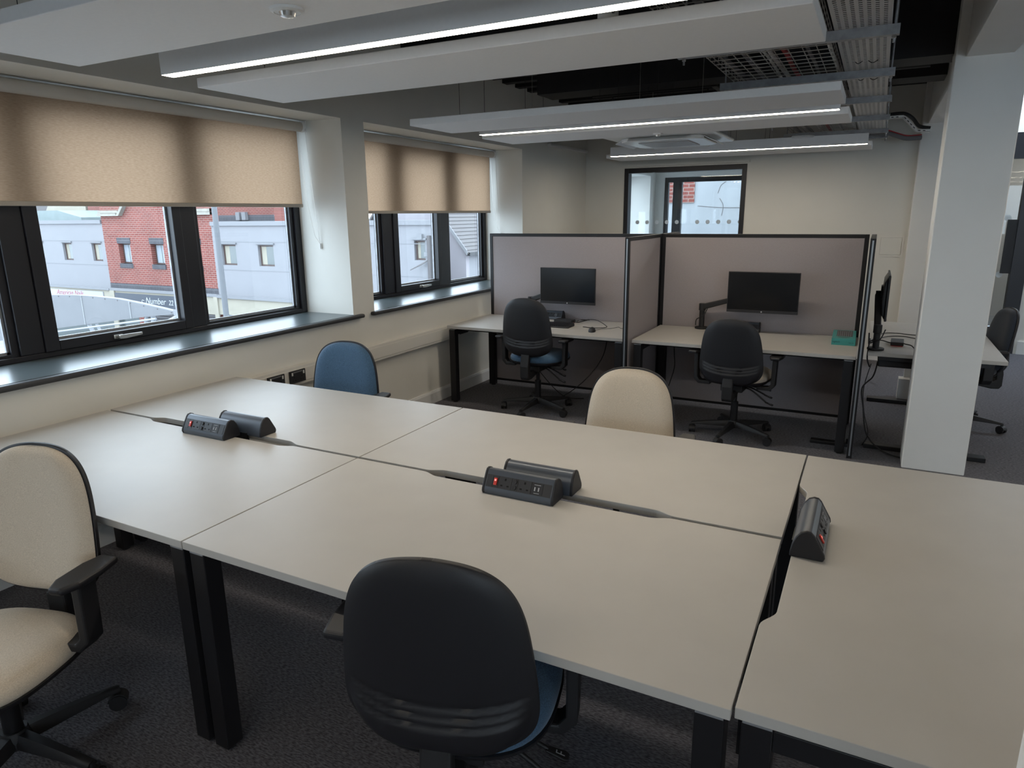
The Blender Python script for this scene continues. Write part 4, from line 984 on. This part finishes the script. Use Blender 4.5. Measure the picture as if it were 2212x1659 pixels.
bx('parapet', RTRIM, t, -20.80, -11.30, YB-0.06, YB+0.4, 1.40, 1.54)
for z0 in (0.85, -0.12): bx('joint_trim', RTRIM, t, -20.80, -11.30, YB-0.008, YB, z0, z0+0.02)
bx('cornice', RTRIM, t, -20.80, -11.30, YB-0.12, YB+0.3, -1.12, -1.02)
bx('shop_fascia', CREAM, t, -20.80, -11.30, YB-0.05, YB+0.3, -1.72, -1.12)
bx('roller_shutter', mat('shutter_blue', (0.02, 0.055, 0.16), 0.5), t, -20.4, -17.0, YB+0.0, YB+0.1, GZ, -1.72)
bx('lower_wall', RENDER, t, -17.0, -11.30, YB+0.0, YB+0.3, GZ, -1.72)
bx('side_wall', RENDER, t, -11.60, -11.30, YB+0.35, YB+0.6, GZ, 1.40)
bx('roof', SLATE, t, -20.80, -11.60, YB+0.35, YB+0.6, 1.2, 1.35)
bx('drain_pipe', SLATE, t, -11.62, -11.52, YB-0.1, YB, GZ, 1.1)
bx('alarm_box', RTRIM, t, -11.98, -11.80, YB-0.1, YB, 0.98, 1.14); bx('meter_box', RTRIM, t, -11.66+(-.1), -11.55-.08, YB-0.06, YB, 0.50, 0.62)
t = thing('bird_spike_sign', 'thin dark bracket of spikes on the white shop wall', 'bracket', (-11.6, YB, 0.42))
for i in range(5): MB().cyl((0, 0, 0), (-0.55+i*0.09, -0.25, -0.32+i*0.035), 0.012, n=6).build('spike', SLATE, t)
t = thing('tiled_house', 'pale house with a steep tiled roof and gable', 'house')
xr, yg, ze = -11.70, 19.2, 0.62
PINK = mat('pink_render', (0.27, 0.25, 0.27), 0.9)
MB().prism([(xr-4.4, GZ), (xr, GZ), (xr, ze), (xr-2.2, ze+2.7), (xr-4.4, ze)], 'y', yg, yg+0.2).build('gable_wall', PINK, t)
bx('side_wall', RENDER, t, xr-0.2, xr, yg+0.2, yg+9, GZ, ze)
n = 24; L = Vector((-2.2, 0, 2.7))
for i in range(n):      # tile courses overlap like shingles
    p0 = Vector((xr+0.15, 0, ze-0.18))+L*(i/n)*1.02; p1 = p0+L*(1.25/n)
    MB().prism([(p0.x+0.03, p0.z+0.02), (p0.x, p0.z+0.05), (p1.x, p1.z+0.02), (p1.x, p1.z)], 'y', yg-0.15, yg+9).build('tile_course', SLATE, t)
MB().prism([(xr-2.2, ze+2.7), (xr-4.6, ze-0.2), (xr-4.6, ze-0.1), (xr-2.2, ze+2.8)], 'y', yg-0.15, yg+9).build('rear_slope', SLATE, t)
bx('gutter', BLK, t, xr+0.08, xr+0.22, yg-0.1, yg+9, ze-0.22, ze-0.12)
MB().prism([(xr+0.15, ze-0.2), (xr+0.15, ze-0.05), (xr-2.2, ze+2.85), (xr-2.2, ze+2.7)], 'y', yg-0.19, yg-0.15).build('verge', RTRIM, t)
t = thing('rear_building', 'red brick building rising behind the white shop parapet', 'building')
bx('brick_wall', BRK, t, -39.2, -25.0, 24.0, 30.0, GZ, 6.0); bx('band_course', BRKD, t, -39.2, -25.0, 23.97, 24.0, 1.35, 1.78)
for x in (-27.35, -26.95): bx('vent_cowl', RTRIM, t, x, x+0.25, 23.8, 23.97, 1.55, 1.92)
t = thing('rear_house', 'cream gabled house behind the left shop parapet', 'house')
MB().prism([(-43.5, GZ), (-39.4, GZ), (-39.4, 5.0), (-40.7, 5.0), (-43.5, 1.9)], 'y', 24.0, 30.0).build('gable_wall', CREAM, t)
MB().prism([(-43.6, 1.9), (-40.7, 5.1), (-52.0, 5.1), (-52.0, 1.9)], 'y', 24.5, 30.0).build('roof', SLATE, t)
t = thing('green_roof', 'low green-grey hipped sheet roof behind the left parapet', 'roof')
MB().prism([(-44, 1.3), (-33.3, 1.3), (-33.3, 1.76), (-35.1, 2.10), (-44, 2.13)], 'y', 20.0, 23.0).build('roof_sheet', mat('roof_green', (0.17, 0.21, 0.21), 0.6, var=0.1, scale=3), t)
# street canopy
CANV = mat('canopy_sheet', (0.135, 0.137, 0.145), 0.6, var=0.08, scale=1.2)
top = [(-31.0, -1.15), (-28.5, -0.95), (-26.0, -0.84), (-23.97, -0.74), (-22.67, -0.69), (-21.69, -0.685), (-20.53, -0.71), (-19.44, -0.80), (-18.6, -0.885), (-17.72, -0.985)]
bot = [(-17.80, -1.03), (-19.31, -1.20), (-20.94, -1.43), (-23.89, -1.84), (-26.27, -2.36), (-31.0, -3.0)]
t = thing('street_canopy', 'grey arched sheet canopy over the pavement below the window', 'canopy')
MB().prism(top+bot, 'y', 13.0, 13.06).build('end_sheet', CANV, t)
vault = [(x, z) for x, z in top]+[(x, z-0.05) for x, z in top[::-1]]
MB().prism(vault, 'y', 13.06, 13.2).build('vault_sheet', mat('canopy_top', (0.21, 0.215, 0.225), 0.5), t)
for x, z0, z1 in ((-22.3, -1.62, -0.69), (-19.9, -1.28, -0.765), (-25.0, -2.08, -0.79)): bx('seam', MATS['canopy_top'], t, x-0.02, x+0.02, 12.985, 13.0, z0, z1)
for i in range(14):
    s = i/13; x = -26.0+s*8.0
    zt_ = [z0+(z1-z0)*(x-a)/(b-a) for (a, z0), (b, z1) in zip(top[:-1], top[1:]) if a <= x <= b][0]
    MB().cyl((x, 12.985, zt_-0.04), (x, 13.0, zt_-0.04), 0.014, n=8).build('rivet', SLATE, t)
bx('end_bracket', RTRIM, t, -17.85, -17.45, 12.95, 13.1, -1.06, -0.90)
CAN2 = mat('canopy_steel', (0.25, 0.26, 0.275), 0.5)
MB().cyl((-24.6, 12.9, -2.05), (-18.6, 12.9, -1.20), 0.03, n=10).build('tie_rod', CAN2, t)
for a, b, r in (((-19.3, 13.1, -1.15), (-20.2, 13.1, GZ), 0.05), ((-19.0, 13.1, -1.1), (-19.6, 13.4, GZ), 0.07), ((-17.7, 13.0, -1.06), (-19.2, 13.2, -1.6), 0.05), ((-19.2, 13.2, -1.6), (-19.5, 13.4, GZ), 0.05), ((-22.3, 13.1, -1.6), (-21.3, 13.3, GZ), 0.07), ((-21.9, 13.1, -1.55), (-20.9, 13.3, GZ), 0.05)):
    MB().cyl(a, b, r, n=10).build('strut', CAN2, t, smooth=40)
t = thing('lamp_post', 'tall grey lamp post standing in the street outside', 'lamp post', (-14.50, 12.0, GZ))
MB().cyl((0, 0, 0), (0, 0, 9.0), 0.075, 0.060, n=16).build('pole', mat('post_grey', (0.11, 0.115, 0.125), 0.6), t, smooth=40)
MB().cyl((0, 0, 0), (0, 0, 1.2), 0.11, n=16).build('pole_base', MATS['post_grey'], t, smooth=40)
MB().tube([(0, 0, 9.0), (0.3, -0.3, 9.2), (0.9, -0.9, 9.2)], 0.03, 8).build('lamp_arm', MATS['post_grey'], t)
bx('lamp_head', MATS['post_grey'], t, 0.8, 1.3, -1.2, -0.9, 9.12, 9.25)
# rendered wall behind the end window
t = thing('rendered_wall', 'cracked white rendered wall with a brick patch outside the end window', 'wall')
bx('render_face', mat('render_aged', (0.27, 0.277, 0.29), 0.9, var=0.08, scale=2.5), t, -5.2, 4.0, 15.0, 15.3, GZ, 3.6)
bx('brick_patch', BRK, t, -4.14, -3.48, 14.97, 15.0, 1.87, 3.6)
MB().tube(smoothpath([(-3.4, 14.998, 1.80), (-2.9, 14.998, 1.76), (-2.4, 14.998, 1.75), (-1.8, 14.998, 1.70)]), 0.006, 6).build('crack', SLATE, t)
for pts in (((-3.0, 2.05), (-2.95, 2.2), (-2.85, 2.28)), ((-2.9, 1.6), (-2.88, 1.8), (-2.96, 1.95)), ((-2.4, 1.86), (-2.2, 1.95), (-2.0, 1.9))):
    MB().tube(smoothpath([(x, 14.998, z_) for x, z_ in pts]), 0.006, 6).build('crack', SLATE, t)
